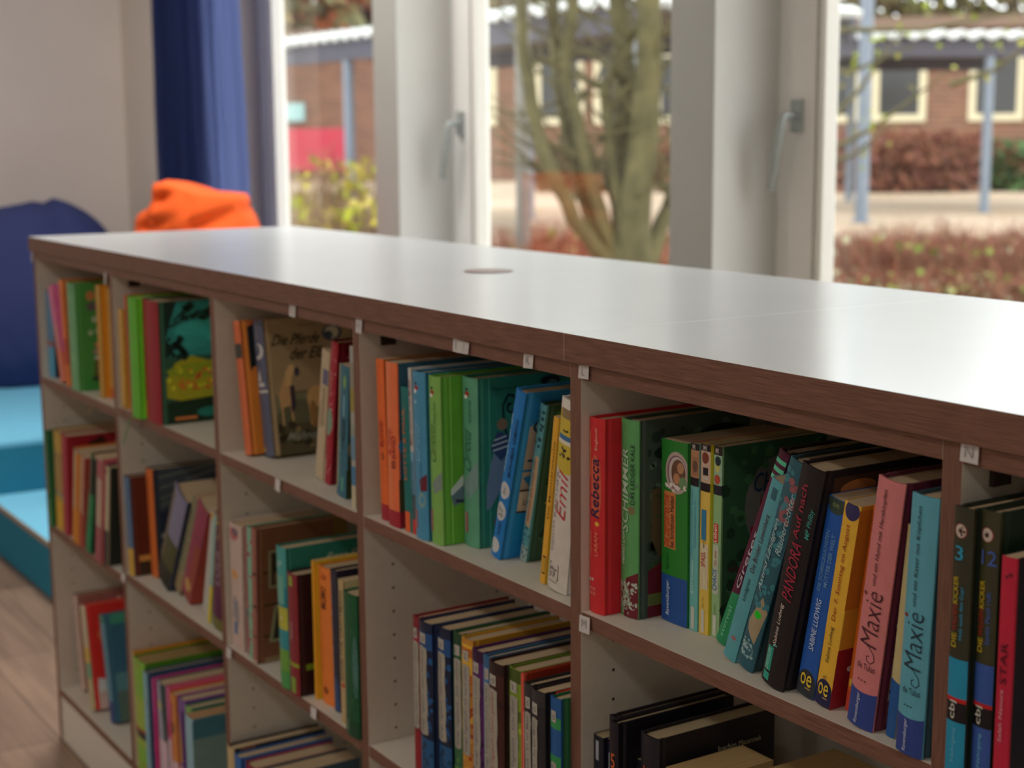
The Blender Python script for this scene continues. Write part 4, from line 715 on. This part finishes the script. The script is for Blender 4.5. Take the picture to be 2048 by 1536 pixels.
# ---- middle row, fourth bay : diary series with stuck-on paper titles
def stk(title, tc='#4c4a54', u=.5, wd=.62, v0=.33, v1=.85, lt='tb'):
    rr = random.Random(title + str(u)); pts = []
    for i in range(12): pts.append((u - wd/2 + rr.uniform(-.03, .03), v0 + (v1-v0)*i/11))
    pts = [(u, v0 - .008)] + pts + [(u, v1 + .008)]
    for i in range(12): pts.append((u + wd/2 + rr.uniform(-.03, .03), v1 - (v1-v0)*i/11))
    return [('title_sticker', [('p', pts, '#8c887c'), ('t', title, u, v0 + .012, v1 - .012, .3, tc, .1)]),
            ('letter_sticker', [('r', u - .22, u + .24, .875, .935, '#98948a'), ('T', lt, u - .12, u + .14, .887, .03, '#2c2c30')])]
blk = lambda c, n, s: [('d', c, n, .0035, s, (.05, .95, .02, .3))]
def diary(key, sp, fr, title, label, dec, tc='#4c4a54', lt='t3', **k):
    if GEOM[key][2] < .008: book(key,'h',sp,fr,dec,[],label); return
    book(key,'h',sp,fr,dec,[],label, stick=stk(title, tc, lt=lt, **k))
diary('23a','#6c2028','#501418','Gregs Tagebuch - Von Idioten umzingelt!','wine red diary book first in the fourth bay middle row',[('b',0,.3,'#7c1c20'),('b',.82,.9,'#842430')],u=.55,wd=.7,lt='t8')
navy = [('b',.84,.94,'#1c4474'),('d','#1c4c7c',30,.004,131,(.05,.95,.3,.8)),('b',0,.3,'#1c4c74'),('d','#0c1c2c',16,.004,132,(.1,.9,.02,.28))]
diary('23b','#121c34','#101a30',"Gregs Tagebuch - Gibt's Probleme?",'left one of two navy blue diary books with checked spines',navy,u=.42,lt='t3')
diary('23c','#121c34','#101a30',"Gregs Tagebuch - Gibt's Probleme?",'right one of two navy blue diary books, beside the green one',navy,u=.42,lt='t2')
diary('23d','#2c5838','#16341e',"Gregs Tagebuch - Jetzt reicht's!",'moss green diary book between navy and yellow ones',[('b',.93,1,'#1c3c24'),('b',.82,.86,'#1c4428'),('d','#4c7c34',20,.004,133,(.02,.98,.02,.3))],u=.6,lt='1.')
diary('23e','#a8742c','#7c5c18',"Gregs Tagebuch - Ich war's nicht!",'golden yellow and orange striped diary book',[('b',.95,.97,'#c0982c'),('b',.9,.95,'#a0581c'),('b',.8,.9,'#c0942c'),('b',.74,.8,'#a45c20'),('d','#c09430',20,.004,134,(.02,.98,.02,.7)),('d','#8c341c',14,.003,135,(.7,.98,.02,.7))],u=.5,lt='2.')
diary('23f','#4a1e54','#2c1034',"Gregs Tagebuch - Geht's noch?",'violet purple diary book in the middle row',[('b',.94,1,'#2c1430'),('b',.76,.8,'#34143c'),('d','#2c0c38',20,.004,136,(.02,.98,.02,.7))],u=.48,lt='t3')
diary('23g','#3c6c94','#1c3c54',"Gregs Tagebuch - Keine Panik!",'light blue diary book between violet and brown ones',[('b',.94,1,'#2c5478'),('b',.8,.86,'#44749c'),('d','#54849c',14,.003,137,(.02,.98,.02,.7))],u=.6,lt='3.')
diary('23h','#3a1c18','#180c0c',"Gregs Tagebuch - Dumm gelaufen!",'dark brown diary book with red handwriting on its sticker',[('b',.94,1,'#241414'),('b',.76,.8,'#2c1414')],tc='#843c34',u=.4,wd=.6,lt='t3')
diary('23i','#6c8428','#3c4c14',"Gregs Tagebuch - Echt übel!",'lime green diary book between brown and coral ones',[('b',.93,1,'#3c4c1c'),('b',.72,.78,'#4c5c1c'),('d','#8ca034',20,.004,138,(.02,.98,.02,.7))],u=.5,lt='3.')
diary('23j','#b84c3c','#5c1c10','x','very thin coral red diary book before the two black ones',[('l',[(.9,0),(.9,.8)],.0008,'#c88c7c')])
diary('23k','#242224','#141214',"Gregs Tagebuch - So ein Mist!",'left one of two black diary books by the fourth divider',[('b',.92,1,'#2c2a2c')],u=.6,wd=.6,lt='t5')
diary('23l','#222024','#100e12',"Gregs Tagebuch - So ein Mist!",'right one of two black diary books by the fourth divider',[('b',.92,1,'#2c2a2c')],u=.34,wd=.5,lt='t5')
diary('23m','#a02020','#8c1c14','x','thin red and yellow checked book behind the striped one',[('b',.9,.97,'#b0902c'),('b',.5,.7,'#b0902c'),('b',.2,.35,'#b0902c')])
diary('23n','#1c4c80','#143c24',"Gregs Tagebuch - Alles Käse, Endschuss!",'blue and green striped diary book touching the fourth divider',[('b',.84,.9,'#2c7c44'),('b',.64,.7,'#2c7c44'),('b',.5,.6,'#1c4c80'),('b',.3,.4,'#2c7c44'),('b',.1,.2,'#2c7c44')],u=.45,wd=.55,v0=.28,v1=.66,lt='t3')
# ---- middle row, fifth bay
bkd = [('d','#84784c',2,.002,141,(.3,.6,.78,.82)),('e',.5,.7,.34,.04,'#241c24'),('e',.5,.7,.2,.02,'#a89c7c')]
book('24a','p','#141622','#0c0c14',[('r',.3,.6,.85,.97,'#8c9098')]+bkd,[],'shorter black paperback at the left of the fifth bay',pages='#8c8064')
book('24b','p','#141622','#0a0a10',[('r',.3,.6,.8,.92,'#8c9098'),('e',.5,.66,.34,.04,'#241c24'),('e',.5,.66,.2,.02,'#a89c7c')],[],'second short black paperback, in front of the tall black ones',pages='#8c8064')
book('24c','h','#14121a','#0c0a10',[('T','1',.5,.7,.8,.05,'#9c4428'),('e',.5,.68,.35,.03,'#3c2c2c')],[],'tall black book behind the one with an orange five',pages='#80745a')
book('24d','h','#14121a','#0c0a10',[('T','5',.3,.75,.78,.07,'#b0502c'),('e',.5,.64,.4,.035,'#3c2424'),('e',.5,.64,.22,.02,'#a8a090')],[],'tall black book with an orange number five',pages='#80745a')
book('24e','p','#141622','#0a0a10',[('r',.3,.6,.82,.95,'#5c7c94')],[],'small black paperback between the two numbered black books',pages='#8c8064')
book('24f','h','#16161e','#0e0c10',[('T','13',.3,.75,.79,.065,'#b0502c'),('e',.5,.66,.4,.035,'#3c2424'),('e',.5,.66,.22,.02,'#a8a090')],[('T','Joachim Masannek',.5,.88,.86,.035,'#6c6858')],'thick black book with an orange number thirteen',pages='#84785e')
book('24g','p','#7c6c4c','#6c5c40',[],[],'thick tan paperback showing its page tops beside the number thirteen',pages='#8c7650')
book('24h','p','#7c6c4c','#6c5c40',[],[],'second tan paperback in the fifth bay, further right',pages='#8c7650')
# ---- bottom row, first bay
book('30a','h','#a08c80','#5c3c38',[('d','#b0a090',14,.003,151)],[('d','#8c7468',30,.005,152),('b',0,.2,'#4c2c2c')],'pale rose book leaning left in the bottom row')
book('30b','h','#a89c84','#8c1c18',[('b',.0,.3,'#a09470'),('r',.5,1,.3,.5,'#5c8c6c'),('b',.45,.6,'#b09448')],[('e',.4,.7,.25,.1,'#8c4420'),('e',.45,.56,.12,.05,'#2c5c5c'),('r',.3,.5,.4,.5,'#3c2c5c'),('b',0,.24,'#84746c'),('r',.4,.95,.03,.13,'#9c3420'),('p',[(.1,.3),(.6,.2),(.1,.16)],'#a09484')],'white book with a red picture cover, bottom row')
book('30c','h','#4c7484','#1c3c4c',[('b',0,.2,'#2c3c6c'),('b',.92,1,'#2c6458')],[('b',.9,1,'#245848'),('l',[(.55,.86),(.5,.82),(.55,.76)],.004,'#6c7c70'),('T','alle',.4,.9,.58,.07,'#8c843c'),('b',.28,.45,'#34545a'),('b',0,.28,'#33423c'),('p',[(.2,.02),(.6,.02),(.7,.2),(.3,.16)],'#2c2018'),('e',.65,.36,.13,.05,'#0c1410'),('p',[(.55,.36),(.75,.34),(.8,.2),(.5,.24)],'#10201c')],'steel blue book leaning left with a night scene cover')
# ---- bottom row, second bay
book('31a','p','#b0782c','#8c5c1c',[],[],'tall orange book with brown top edge, bottom row second bay',pages='#7c5c34')
book('31b','h','#6c9c34','#2c5010',[('d','#8c7c34',10,.005,161),('b',.3,.7,'#849c3c'),('b',.36,.42,'#2c2c2c'),('b',.42,.44,'#8c2c1c')],[],'tall apple green book at the left of the second bay bottom row',pages='#7c6a44')
book('31c','h','#6c94a0','#1c3044',[('d','#8ca8b0',12,.003,162)],[],'pale blue thin book right of the apple green one')
book('31d','h','#b02c6c','#9c245c',[('b',.7,1,'#b44c84'),('e',.5,.4,.4,.06,'#c03064')],[],'magenta thin book in the bottom row')
book('31e','h','#8c8c9c','#2c3434',[('p',[(.6,1),(1,1),(1,.3),(.9,.2)],'#2c3c3c'),('e',.4,.8,.3,.04,'#a0a078'),('b',0,.5,'#b49ca4')],[],'lilac grey book with a dark streak, bottom row')
book('31f','h','#b0547c','#8c2c4c',[('b',0,.55,'#b49ca4'),('e',.5,.65,.4,.08,'#a03054')],[],'rose pink book between lilac and orange ones')
book('31g','h','#b0703c','#8c4c20',[('p',[(0,.4),(.6,.9),(0,.95)],'#8c3444'),('b',0,.4,'#b49ca4'),('e',.5,.7,.3,.06,'#6c442c')],[],'apricot orange book in the bottom row second bay')
book('31h','h','#6c4c84','#441c5c',[('b',0,.4,'#b09ca4'),('p',[(0,.4),(.7,.45),(.4,.9)],'#a07848'),('r',.6,1,.1,.9,'#441c5c')],[],'violet book with a tan figure, bottom row')
book('31i','h','#6c9c4c','#1c4c38',[],[],'thin leaf green book before the one with a teal cover')
book('31j','p','#7ca0ac','#2c4c54',[('t','Jana Frey',.5,.2,.5,.4,'#3c5c6c')],[('b',.82,.98,'#24444c'),('b',0,.4,'#1c4440'),('b',.4,.82,'#445654'),('T','Ja',.7,.9,.72,.07,'#1c2c3c'),('T','Jana',.45,.98,.58,.08,'#7c3c2c'),('l',[(.5,.54),(.85,.56)],.0015,'#2c4c5c')],'pale blue paperback with a teal lettered cover, bottom row',pages='#8c7050')
# ---- bottom row, third bay
book('32a','h','#a8946c','#0e0e10',[('b',0,.8,'#9c8c74')],[('r',0,.25,0,1,'#4c2c1c')],'sand coloured book first in the third bay bottom row')
book('32b','h','#2c5c94','#1c3c64',[],[],'royal blue book in the bottom row third bay')
book('32c','h','#7c1c38','#5c1028',[('d','#8c7c34',6,.003,171)],[],'crimson book in the bottom row third bay')
book('32d','h','#8c8468','#1c2c34',[],[('d','#2c4c54',20,.005,172)],'dark covered cream book, last in the bottom row third bay')
# ---------------------------------------------------------------- outside
GZ = -1.2
def olin(h): return lin(h, .68)
M_PAVE = mat('beige paving', olin('#d2bca6'), rough=.9, scale=.35, col2=olin('#b8a084'), spec=.1)
g = MB(); g.box((-110, WY + .13, GZ - .2), (60, 95, GZ), M_PAVE); o = g.build('ground'); o['kind'] = 'structure'
M_SOIL = mat('planting bed soil', olin('#8c6a54'), rough=1, scale=2.5, col2=olin('#a08468'), spec=.1)
M_POST = mat('blue grey steel', olin('#8c98a8'), rough=.5, var=.06, scale=4)
M_ROOF = mat('corrugated sheet white', olin('#e8ecea'), rough=.4, var=.03, scale=2)
M_BEAM = mat('dark canopy beam', olin('#565460'), rough=.7, var=.1, scale=2)
M_BRICK = None
def brick():
    mt, nt, b = new_mat('brick wall'); tc = nt.nodes.new('ShaderNodeTexCoord'); br = nt.nodes.new('ShaderNodeTexBrick'); mp = nt.nodes.new('ShaderNodeMapping'); mp.inputs['Rotation'].default_value = (math.pi/2, 0, 0)
    nt.links.new(tc.outputs['Object'], mp.inputs[0]); nt.links.new(mp.outputs[0], br.inputs[0])
    br.inputs['Scale'].default_value = 1; br.inputs['Brick Width'].default_value = .5; br.inputs['Row Height'].default_value = .16; br.inputs['Mortar Size'].default_value = .012
    br.inputs['Color1'].default_value = olin('#94664e'); br.inputs['Color2'].default_value = olin('#7c5442'); br.inputs['Mortar'].default_value = olin('#a08c78'); nt.links.new(br.outputs[0], b.inputs['Base Color']); b.inputs['Roughness'].default_value = .9; return mt
M_BRICK = brick(); M_CREAM = mat('cream frame paint', olin('#ece0bc'), rough=.6, var=.04, scale=3); M_DGL = mat('dark far glazing', olin('#3c3c3c'), rough=.15, var=.2, scale=.6)
def frame_from(pa, pb):
    """local frame at pa: x along pa->pb (horizontal), y away from the viewer"""
    pa = Vector(pa); pb = Vector(pb); d = (pb - pa); d.z = 0; L = d.length; ang = math.atan2(d.y, d.x); return Vector((pa.x, pa.y, GZ)), ang, L
def canopy(pa, pb, ztop, depth, posts, label, n):
    o_, ang, L = frame_from(pa, pb); r = empty('walkway_canopy', o_, (0, 0, ang)); prop(r, label, 'canopy', 'covered walkways')
    zt = ztop - GZ; m = MB(); rows = []; N = int(L / .09)
    for yy in (0, depth):
        rows.append([(L * i / N, yy, zt + .045 * math.sin(i * 1.571) ) for i in range(N + 1)])
    m.grid(rows, M_ROOF, False); o = m.build('corrugated_roof', r); s = o.modifiers.new('t', 'SOLIDIFY'); s.thickness = .09
    m = MB(); m.box((0, .12, zt - .42), (L, .24, zt - .12), M_BEAM); m.box((0, depth - .24, zt - .42), (L, depth - .12, zt - .12), M_BEAM)
    m.box((0, .2, zt - .16), (L, depth - .2, zt - .12), mat('canopy soffit', olin('#6c6460'), rough=.8)); m.build('canopy_beam', r)
    for x, y in posts:
        m = MB(); m.cyl((x, y, 0), .085, zt - .42, M_POST, 14); m.cyl((x, y, 0), .14, .02, M_POST, 14); m.build('post', r)
pA0 = at(505, 80, 27); pA1 = at(1250, 2, 18.2); zA = (at(565, 80, 26).z + at(990, 22, 20.2).z) / 2
LA = (pA1 - pA0).length
canopy(pA0, pA1, 1.86, 4.0, [(LA * .30, .2), (LA*.62, .2), (LA * .985, .2), (LA * .3, 3.7), (LA*.8, 3.7)], 'covered walkway with white corrugated roof edge behind the tree, seen through the left windows', 0)
pB0 = at(1560, 70, 26.5); pB1 = at(2300, 74, 27.5); LB = (pB1 - pB0).length
canopy(pB0, pB1, 1.98, 6.0, [(LB * .575, .2), (LB * .93, .2), (LB * .05, .2), (LB * .50, 5.6)], 'covered walkway with white corrugated roof edge seen through the right window', 1)
p = gnd(1722, 445); m = MB(); m.cyl((0, 0, 0), .105, 6.2, M_POST, 14); m.cyl((0, 0, 0), .17, .03, M_POST, 14); o = m.build('lamp_post'); o.location = (p.x, p.y, GZ); prop(o, 'thick blue grey steel post in the yard, left part of the right window', 'post')
p = at(1046, 300, 12.5); m = MB(); m.cyl((0, 0, 0), .062, 4.5, mat('grey post', olin('#8c8880'), rough=.6), 12); m.cyl((0, 0, 0), .1, .03, M_POST, 12); o = m.build('steel_post'); o.location = (p.x, p.y, GZ); prop(o, 'slim grey post left of the bare tree in the middle window', 'post')
# school building
q0 = at(420, 200, 52); q1 = at(2350, 200, 46); o_, ang, L = frame_from(q0, q1)
b = empty('school_building', o_, (0, 0, ang)); prop(b, 'long brick building with cream framed windows behind the yard', 'building')
m = MB(); m.box((0, 0, 0), (L, 8, 4.6), M_BRICK); m.build('brick_wall', b)
m = MB(); m.box((-.5, -.6, 4.6), (L + .5, 8.6, 4.95), mat('flat roof edge', olin('#8c7464'), rough=.8)); m.build('roof', b)
x = L * .27
k = 0
while x < L - 2:
    m = MB(); z0, z1 = 2.02, 3.9
    for a in (0, 1.42): m.box((x + a, -.06, z0), (x + a + .22, .02, z1), M_CREAM)
    m.box((x, -.1, z0 - .22), (x + 1.64, .02, z0), M_CREAM); m.box((x, -.06, z1), (x + 1.64, .02, z1 + .12), M_CREAM); fr = m.build('window_frame', b)
    m = MB(); m.box((x + .22, -.02, z0), (x + 1.42, .01, z1), M_DGL); m.build('pane', fr)
    x += 1.95 if k % 3 else 2.9; k += 1
m = MB(); m.box((L * .045, -.2, .35), (L * .155, .02, 1.75), mat('red painted panel', olin('#d03c50'), rough=.5, var=.05, scale=1)); m.build('red_panel', b)
m = MB(); m.box((L * .045, -.2, 2.0), (L * .11, .02, 2.6), mat('pale cyan blind', olin('#b0d8d8'), rough=.6)); m.build('blind', b)
# hedges, bench block
def leafmass(name, label, cat, c, size, n, cols, leaf, seed, group=None, trunk=None, shape='dome'):
    rr = random.Random(seed); r = empty(name, c); prop(r, label, cat, group)
    m = MB(); ms = [mat('leaf ' + h, olin(h), rough=.8, var=.15, scale=3, spec=.15) for h in cols]
    for i in range(n):
        a = rr.uniform(0, 6.283); u = rr.random() ** .45
        zz = rr.random()
        if shape == 'dome': R = math.sqrt(max(0, 1 - zz * zz)) * u
        elif shape == 'box': R = u
        else: zz2 = zz * 2 - 1; R = math.sqrt(max(0, 1 - zz2 * zz2)) * u
        p = Vector((math.cos(a) * R * size[0], math.sin(a) * R * size[1], zz * size[2] + (trunk or 0)))
        d = Vector((rr.uniform(-1, 1), rr.uniform(-1, 1), rr.uniform(-.6, 1))).normalized(); e = d.orthogonal().normalized(); f_ = d.cross(e); s = leaf * rr.uniform(.6, 1.4)
        m.face([p - e*s*.5, p + f_*s, p + e*s*.5, p - f_*s], ms[i % len(ms)])
    m.build('foliage', r)
    m = MB()
    for i in range(5):
        a = i * 1.3 + seed; m.tube([(0.05*math.cos(a), 0.05*math.sin(a), 0), (math.cos(a) * size[0] * .25, math.sin(a) * size[1] * .25, (trunk or 0) + size[2] * .35), (math.cos(a) * size[0] * .5, math.sin(a) * size[1] * .5, (trunk or 0) + size[2] * .7)], [.05 if not trunk else .16, .03 if not trunk else .1, .01], mat('bark', olin('#7c6c50'), rough=.9, scale=9, var=.3), 6)
    m.build('stems', r); return r
def twigs(label, c, rad, h, n, cols, seed, flowers=None):
    rr = random.Random(seed); r = empty('shrub', c); prop(r, label, 'shrub', 'shrubs in the bed outside the windows')
    m = MB(); ms = [mat('twig ' + q, olin(q), rough=.85, var=.2, scale=6, spec=.15) for q in cols]
    for i in range(n):
        a = rr.uniform(0, 6.283); b0 = rr.random() ** .5 * rad; bx, by = math.cos(a) * b0, math.sin(a) * b0
        hh = h * rr.uniform(.55, 1.1); lx, ly = bx + math.cos(a) * rr.uniform(0, .22) + rr.uniform(-.08, .08), by + math.sin(a) * rr.uniform(0, .22) + rr.uniform(-.08, .08); w_ = rr.uniform(.005, .012)
        q = [Vector((bx, by, 0)), Vector(((bx*1.2 + lx) / 2.2, (by*1.2 + ly) / 2.2, hh * .55)), Vector((lx, ly, hh))]
        t = Vector((-math.sin(a + 1), math.cos(a + 1), 0)) * w_; mm = ms[i % len(ms)]
        m.face([q[0] - t, q[0] + t, q[1] + t, q[1] - t], mm); m.face([q[1] - t, q[1] + t, q[2]], mm)
        for e in range(3):
            p0 = q[1].lerp(q[2], rr.random()); p1 = p0 + Vector((rr.uniform(-.14, .14), rr.uniform(-.14, .14), rr.uniform(.03, .15))); m.face([p0 - t*.6, p0 + t*.6, p1], mm)
    m.build('twigs', r)
    if flowers:
        m = MB(); fm = [mat('leaf ' + q, olin(q), rough=.8, var=.15, scale=3, spec=.15) for q in flowers[0]]
        for i in range(flowers[1]):
            a = rr.uniform(0, 6.283); b0 = rr.random() ** .5 * rad * 1.1; p = Vector((math.cos(a) * b0, math.sin(a) * b0, h * rr.uniform(.3, 1.0))); d = Vector((rr.uniform(-1, 1), rr.uniform(-1, 1), rr.uniform(-.3, 1))).normalized(); e = d.orthogonal(); f_ = d.cross(e); s = rr.uniform(.018, .04)
            m.face([p - e*s, p + f_*s, p + e*s, p - f_*s], fm[i % len(fm)])
        m.build('leaves', r)
bed = MB(); 
pts = [at(300, 480, 9), at(2200, 480, 9), at(2200, 480, 17.2), at(1660, 480, 18), at(1000, 480, 21), at(560, 480, 21)]
pts = [(p.x, p.y, GZ + .012) for p in pts]; q = [(x_, y_, GZ + .002) for x_, y_, _ in pts]
bed.face(pts, M_SOIL); o = bed.build('planting_bed'); o['kind'] = 'structure'
RB = ['#a0604c', '#8c5444', '#b07a60', '#94705c']; sd = 0
for px in range(1640, 2130, 66):
    for t, hh in ((10.5, .34), (12.6, .42), (14.8, .42)):
        sd += 1; p = at(px + (sd * 37) % 40, 500, t + (sd % 3) * .4)
        twigs('dry reddish brown shrub in the bed outside the right window', (p.x, p.y, GZ), .42, hh * (1.25 if sd % 4 == 0 else 1), 240, RB, sd, (['#b8bc6c', '#d8d8b0', '#8c9c4c'], 60 if t < 12 else 18))
for px in range(960, 1380, 70):
    for t, hh in ((8.3, .42), (11.6, .55), (13.2, .6)):
        sd += 1; p = at(px + (sd * 29) % 40, 500, t)
        twigs('dry russet shrub around the foot of the bare tree', (p.x, p.y, GZ), .38, hh, 230, RB + ['#c0603c'], sd, (['#a8a85c', '#c8a474'], 24))
for px in range(560, 780, 44):
    for t, hh in ((9.8, .8), (12, 1.0)):
        sd += 1; p = at(px + (sd * 23) % 30, 400, t)
        twigs('yellow leaved shrub outside the left window', (p.x, p.y, GZ), .42, hh * (1.25 if px > 680 else .95), 200, ['#a88c68', '#9c7c60', '#b89c78'], sd, (['#c8b83c', '#b8c030', '#d0bc60'], 130))
for px, t, s_, col in ((1420, 39, (1.45, 1.2, 1.35), ['#8c5c48', '#9c6c54', '#7c6c48']), (1800, 38, (2.1, 1.2, 1.45), ['#94604c', '#a07058', '#84544a']), (2080, 38, (1.3, 1.2, 1.2), ['#5c7c4c', '#94604c', '#4c6c44']), (1180, 40, (1.45, 1.2, 1.2), ['#94705c', '#a08468'])):
    p = at(px, 300, t); hg = leafmass('hedge', {1420: 'brown hedge before the school building, behind the second column', 1800: 'reddish brown hedge along the far side of the yard, right window', 2080: 'green and brown hedge at the far right of the yard', 1180: 'pale brown hedge behind the bare tree'}[px], 'hedge', (p.x, p.y, GZ), s_, 1500, col, .16, px, 'hedges before the building', None, 'box'); hg.rotation_euler = (0, 0, 1.0)
p = gnd(1770, 372); m = MB(); m.box((-.55, -.3, 0), (.55, .3, .5), mat('stone block', olin('#8c7c6c'), rough=.9, scale=3, var=.2)); m.box((-.6, -.35, .5), (.6, .35, .6), mat('bench top', olin('#b8a890'), rough=.8)); o = m.build('stone_bench'); o.location = (p.x, p.y, GZ); o.rotation_euler = (0, 0, .9); prop(o, 'low stone block bench in the yard, right window', 'bench'); bevel(o, .02)
p = gnd(1218, 352); m = MB(); m.tube([(0, 0, 0), (0, 0, .05), (0, 0, .9), (0, 0, .95)], [.2, .22, .26, .2], mat('red bin', olin('#b8202c'), rough=.4), 14); m.tube([(0, 0, .95), (0, 0, 1.02)], [.27, .24], mat('bin lid', olin('#8c1c24'), rough=.4), 14); o = m.build('waste_bin'); o.location = (p.x, p.y, GZ); prop(o, 'small red bin in the yard seen between the tree stems', 'bin')
# bare multi-stem tree in front of the middle window
tr = empty('bare_tree', at(1255, 700, 9.6)); tr.location.z = GZ; prop(tr, 'bare many stemmed tree with greenish bark outside the middle window', 'tree')
TB = tr.location.copy()
M_BARK = mat('greenish bark', olin('#787048'), rough=.9, scale=7, col2=olin('#565234'), bump=.4)
def stem(pts, r0, r1, t0, t1):
    q = [TB + Vector((0, 0, 0))] + [at(x, y, t0 + (t1 - t0) * i / (len(pts) - 1)) for i, (x, y) in enumerate(pts)]
    q = [p - TB for p in q]; q[0] = Vector((q[1].x * .5, q[1].y * .5, 0)); n = len(q)
    out = []; 
    for i in range(n - 1):
        for k in range(4): out.append(q[i].lerp(q[i+1], k / 4) + Vector((random.uniform(-.01, .01), random.uniform(-.01, .01), 0)))
    out.append(q[-1]); N = len(out)
    m = MB(); m.tube(out, [r0 + (r1 - r0) * i / N for i in range(N)], M_BARK, 9); m.build('stem', tr); return q
random.seed(5)
S = [([(1228, 540), (1150, 440), (1085, 300), (1045, 120), (1035, -80), (1000, -400)], .06, .028, 9.6, 9.2), ([(1235, 540), (1180, 430), (1120, 200), (1100, -60), (1060, -400)], .065, .03, 9.6, 10),
     ([(1240, 540), (1197, 420), (1165, 300), (1130, 150), (1150, -60), (1190, -380)], .06, .03, 9.6, 9.5), ([(1250, 540), (1250, 430), (1230, 350), (1255, 200), (1240, 60), (1230, -80), (1230, -400)], .10, .05, 9.6, 9.9),
     ([(1270, 540), (1272, 430), (1290, 250), (1302, 100), (1292, -60), (1310, -400)], .12, .06, 9.6, 9.3), ([(1290, 540), (1335, 420), (1400, 200), (1460, -60)], .07, .03, 9.6, 9.8), ([(1262, 540), (1225, 330), (1210, 180), (1280, 40), (1320, -60)], .05, .025, 9.6, 9.6)]
for s_ in S: stem(*s_)
m = MB()
for i in range(170):
    s_ = random.choice(S); pts = s_[0]; k = random.randrange(1, len(pts) - 1); a = pts[k]; b_ = pts[k+1]; f = random.random(); x, y = a[0] + (b_[0]-a[0])*f, a[1] + (b_[1]-a[1])*f
    p = at(x, y, 9.6) - TB; L_ = random.uniform(.3, 1.2); d = Vector((random.uniform(-1, 1), random.uniform(-1, 1), random.uniform(-.1, 1.2))).normalized()
    m.tube([p, p + d * L_ * .5 + Vector((0, 0, .05)), p + d * L_ + Vector((0, 0, .18))], [.012, .008, .003], M_BARK, 5, False)
m.build('twigs', tr)
# branch with fresh green leaves by the right window
r = empty('young_tree', gnd(1650, 470)); prop(r, 'young tree with sparse yellow green leaves outside the right window', 'tree'); B0 = r.location.copy(); m = MB(); lf = MB(); lm = [mat('leaf ' + q, olin(q), rough=.8, var=.15, scale=3, spec=.15) for q in ('#a8b83c', '#b8b45c')]
tp = at(1640, 230, 13) - B0; m.tube([(0, 0, 0), tp * .5, tp, at(1560, -200, 13) - B0], [.05, .04, .03, .012], M_BARK, 7)
for (a, b_) in (((1600, 330), (1900, 140)), ((1640, 260), (1800, 60)), ((1600, 150), (1830, 90)), ((1640, 330), (1780, 250)), ((1640, 60), (2060, 20)), ((1900, 170), (2080, 70))):
    p0 = at(*a, 13) - B0; p1 = at(*b_, 12.6) - B0; mid = p0.lerp(p1, .5) + Vector((0, 0, -.08)); m.tube([p0, mid, p1], [.028, .018, .006], M_BARK, 6)
    for i in range(13):
        q = p0.lerp(p1, random.uniform(.3, 1)) + Vector((random.gauss(0, .12), random.gauss(0, .12), random.gauss(0, .1))); d = Vector((random.uniform(-1, 1), random.uniform(-1, 1), random.uniform(-1, 1))).normalized(); e = d.orthogonal(); f = d.cross(e); s = random.uniform(.014, .026); lf.face([q - e*s, q + f*s, q + e*s, q - f*s], lm[i % 2])
m.build('branches', r); lf.build('leaves', r)
# tree masses behind the building
BT = [(480, 84, 5, ['#8c8c6c', '#9c9c80', '#b8b8a8']), (690, 74, 4, ['#b46c48', '#a08c60', '#94946c']), (960, 84, 5.5, ['#8c7c5c', '#9c8c6c']), (1250, 74, 5, ['#8c8c60', '#7c7450']), (1560, 84, 5.5, ['#8c8454', '#7c744c', '#a09c70']), (1850, 74, 5, ['#7c7454', '#8c8c5c', '#6c5c44']), (2150, 84, 5, ['#7c6c50', '#8c8460'])]
WD = ['far tree behind the leftmost glass', 'far tree with rust orange leaves behind the left window', 'far tree behind the first column', 'far olive tree behind the bare tree', 'far tree behind the second column', 'far dark olive tree behind the right window', 'far brownish tree at the right edge']
for (px, t, R, cols), lb in zip(BT, WD):
    p = at(px, 200, t); leafmass('tree', lb, 'tree', (p.x, p.y, GZ), (R, 3.6, 11), 2600, cols, .45, px, 'trees behind the building', 3.0, 'ball')
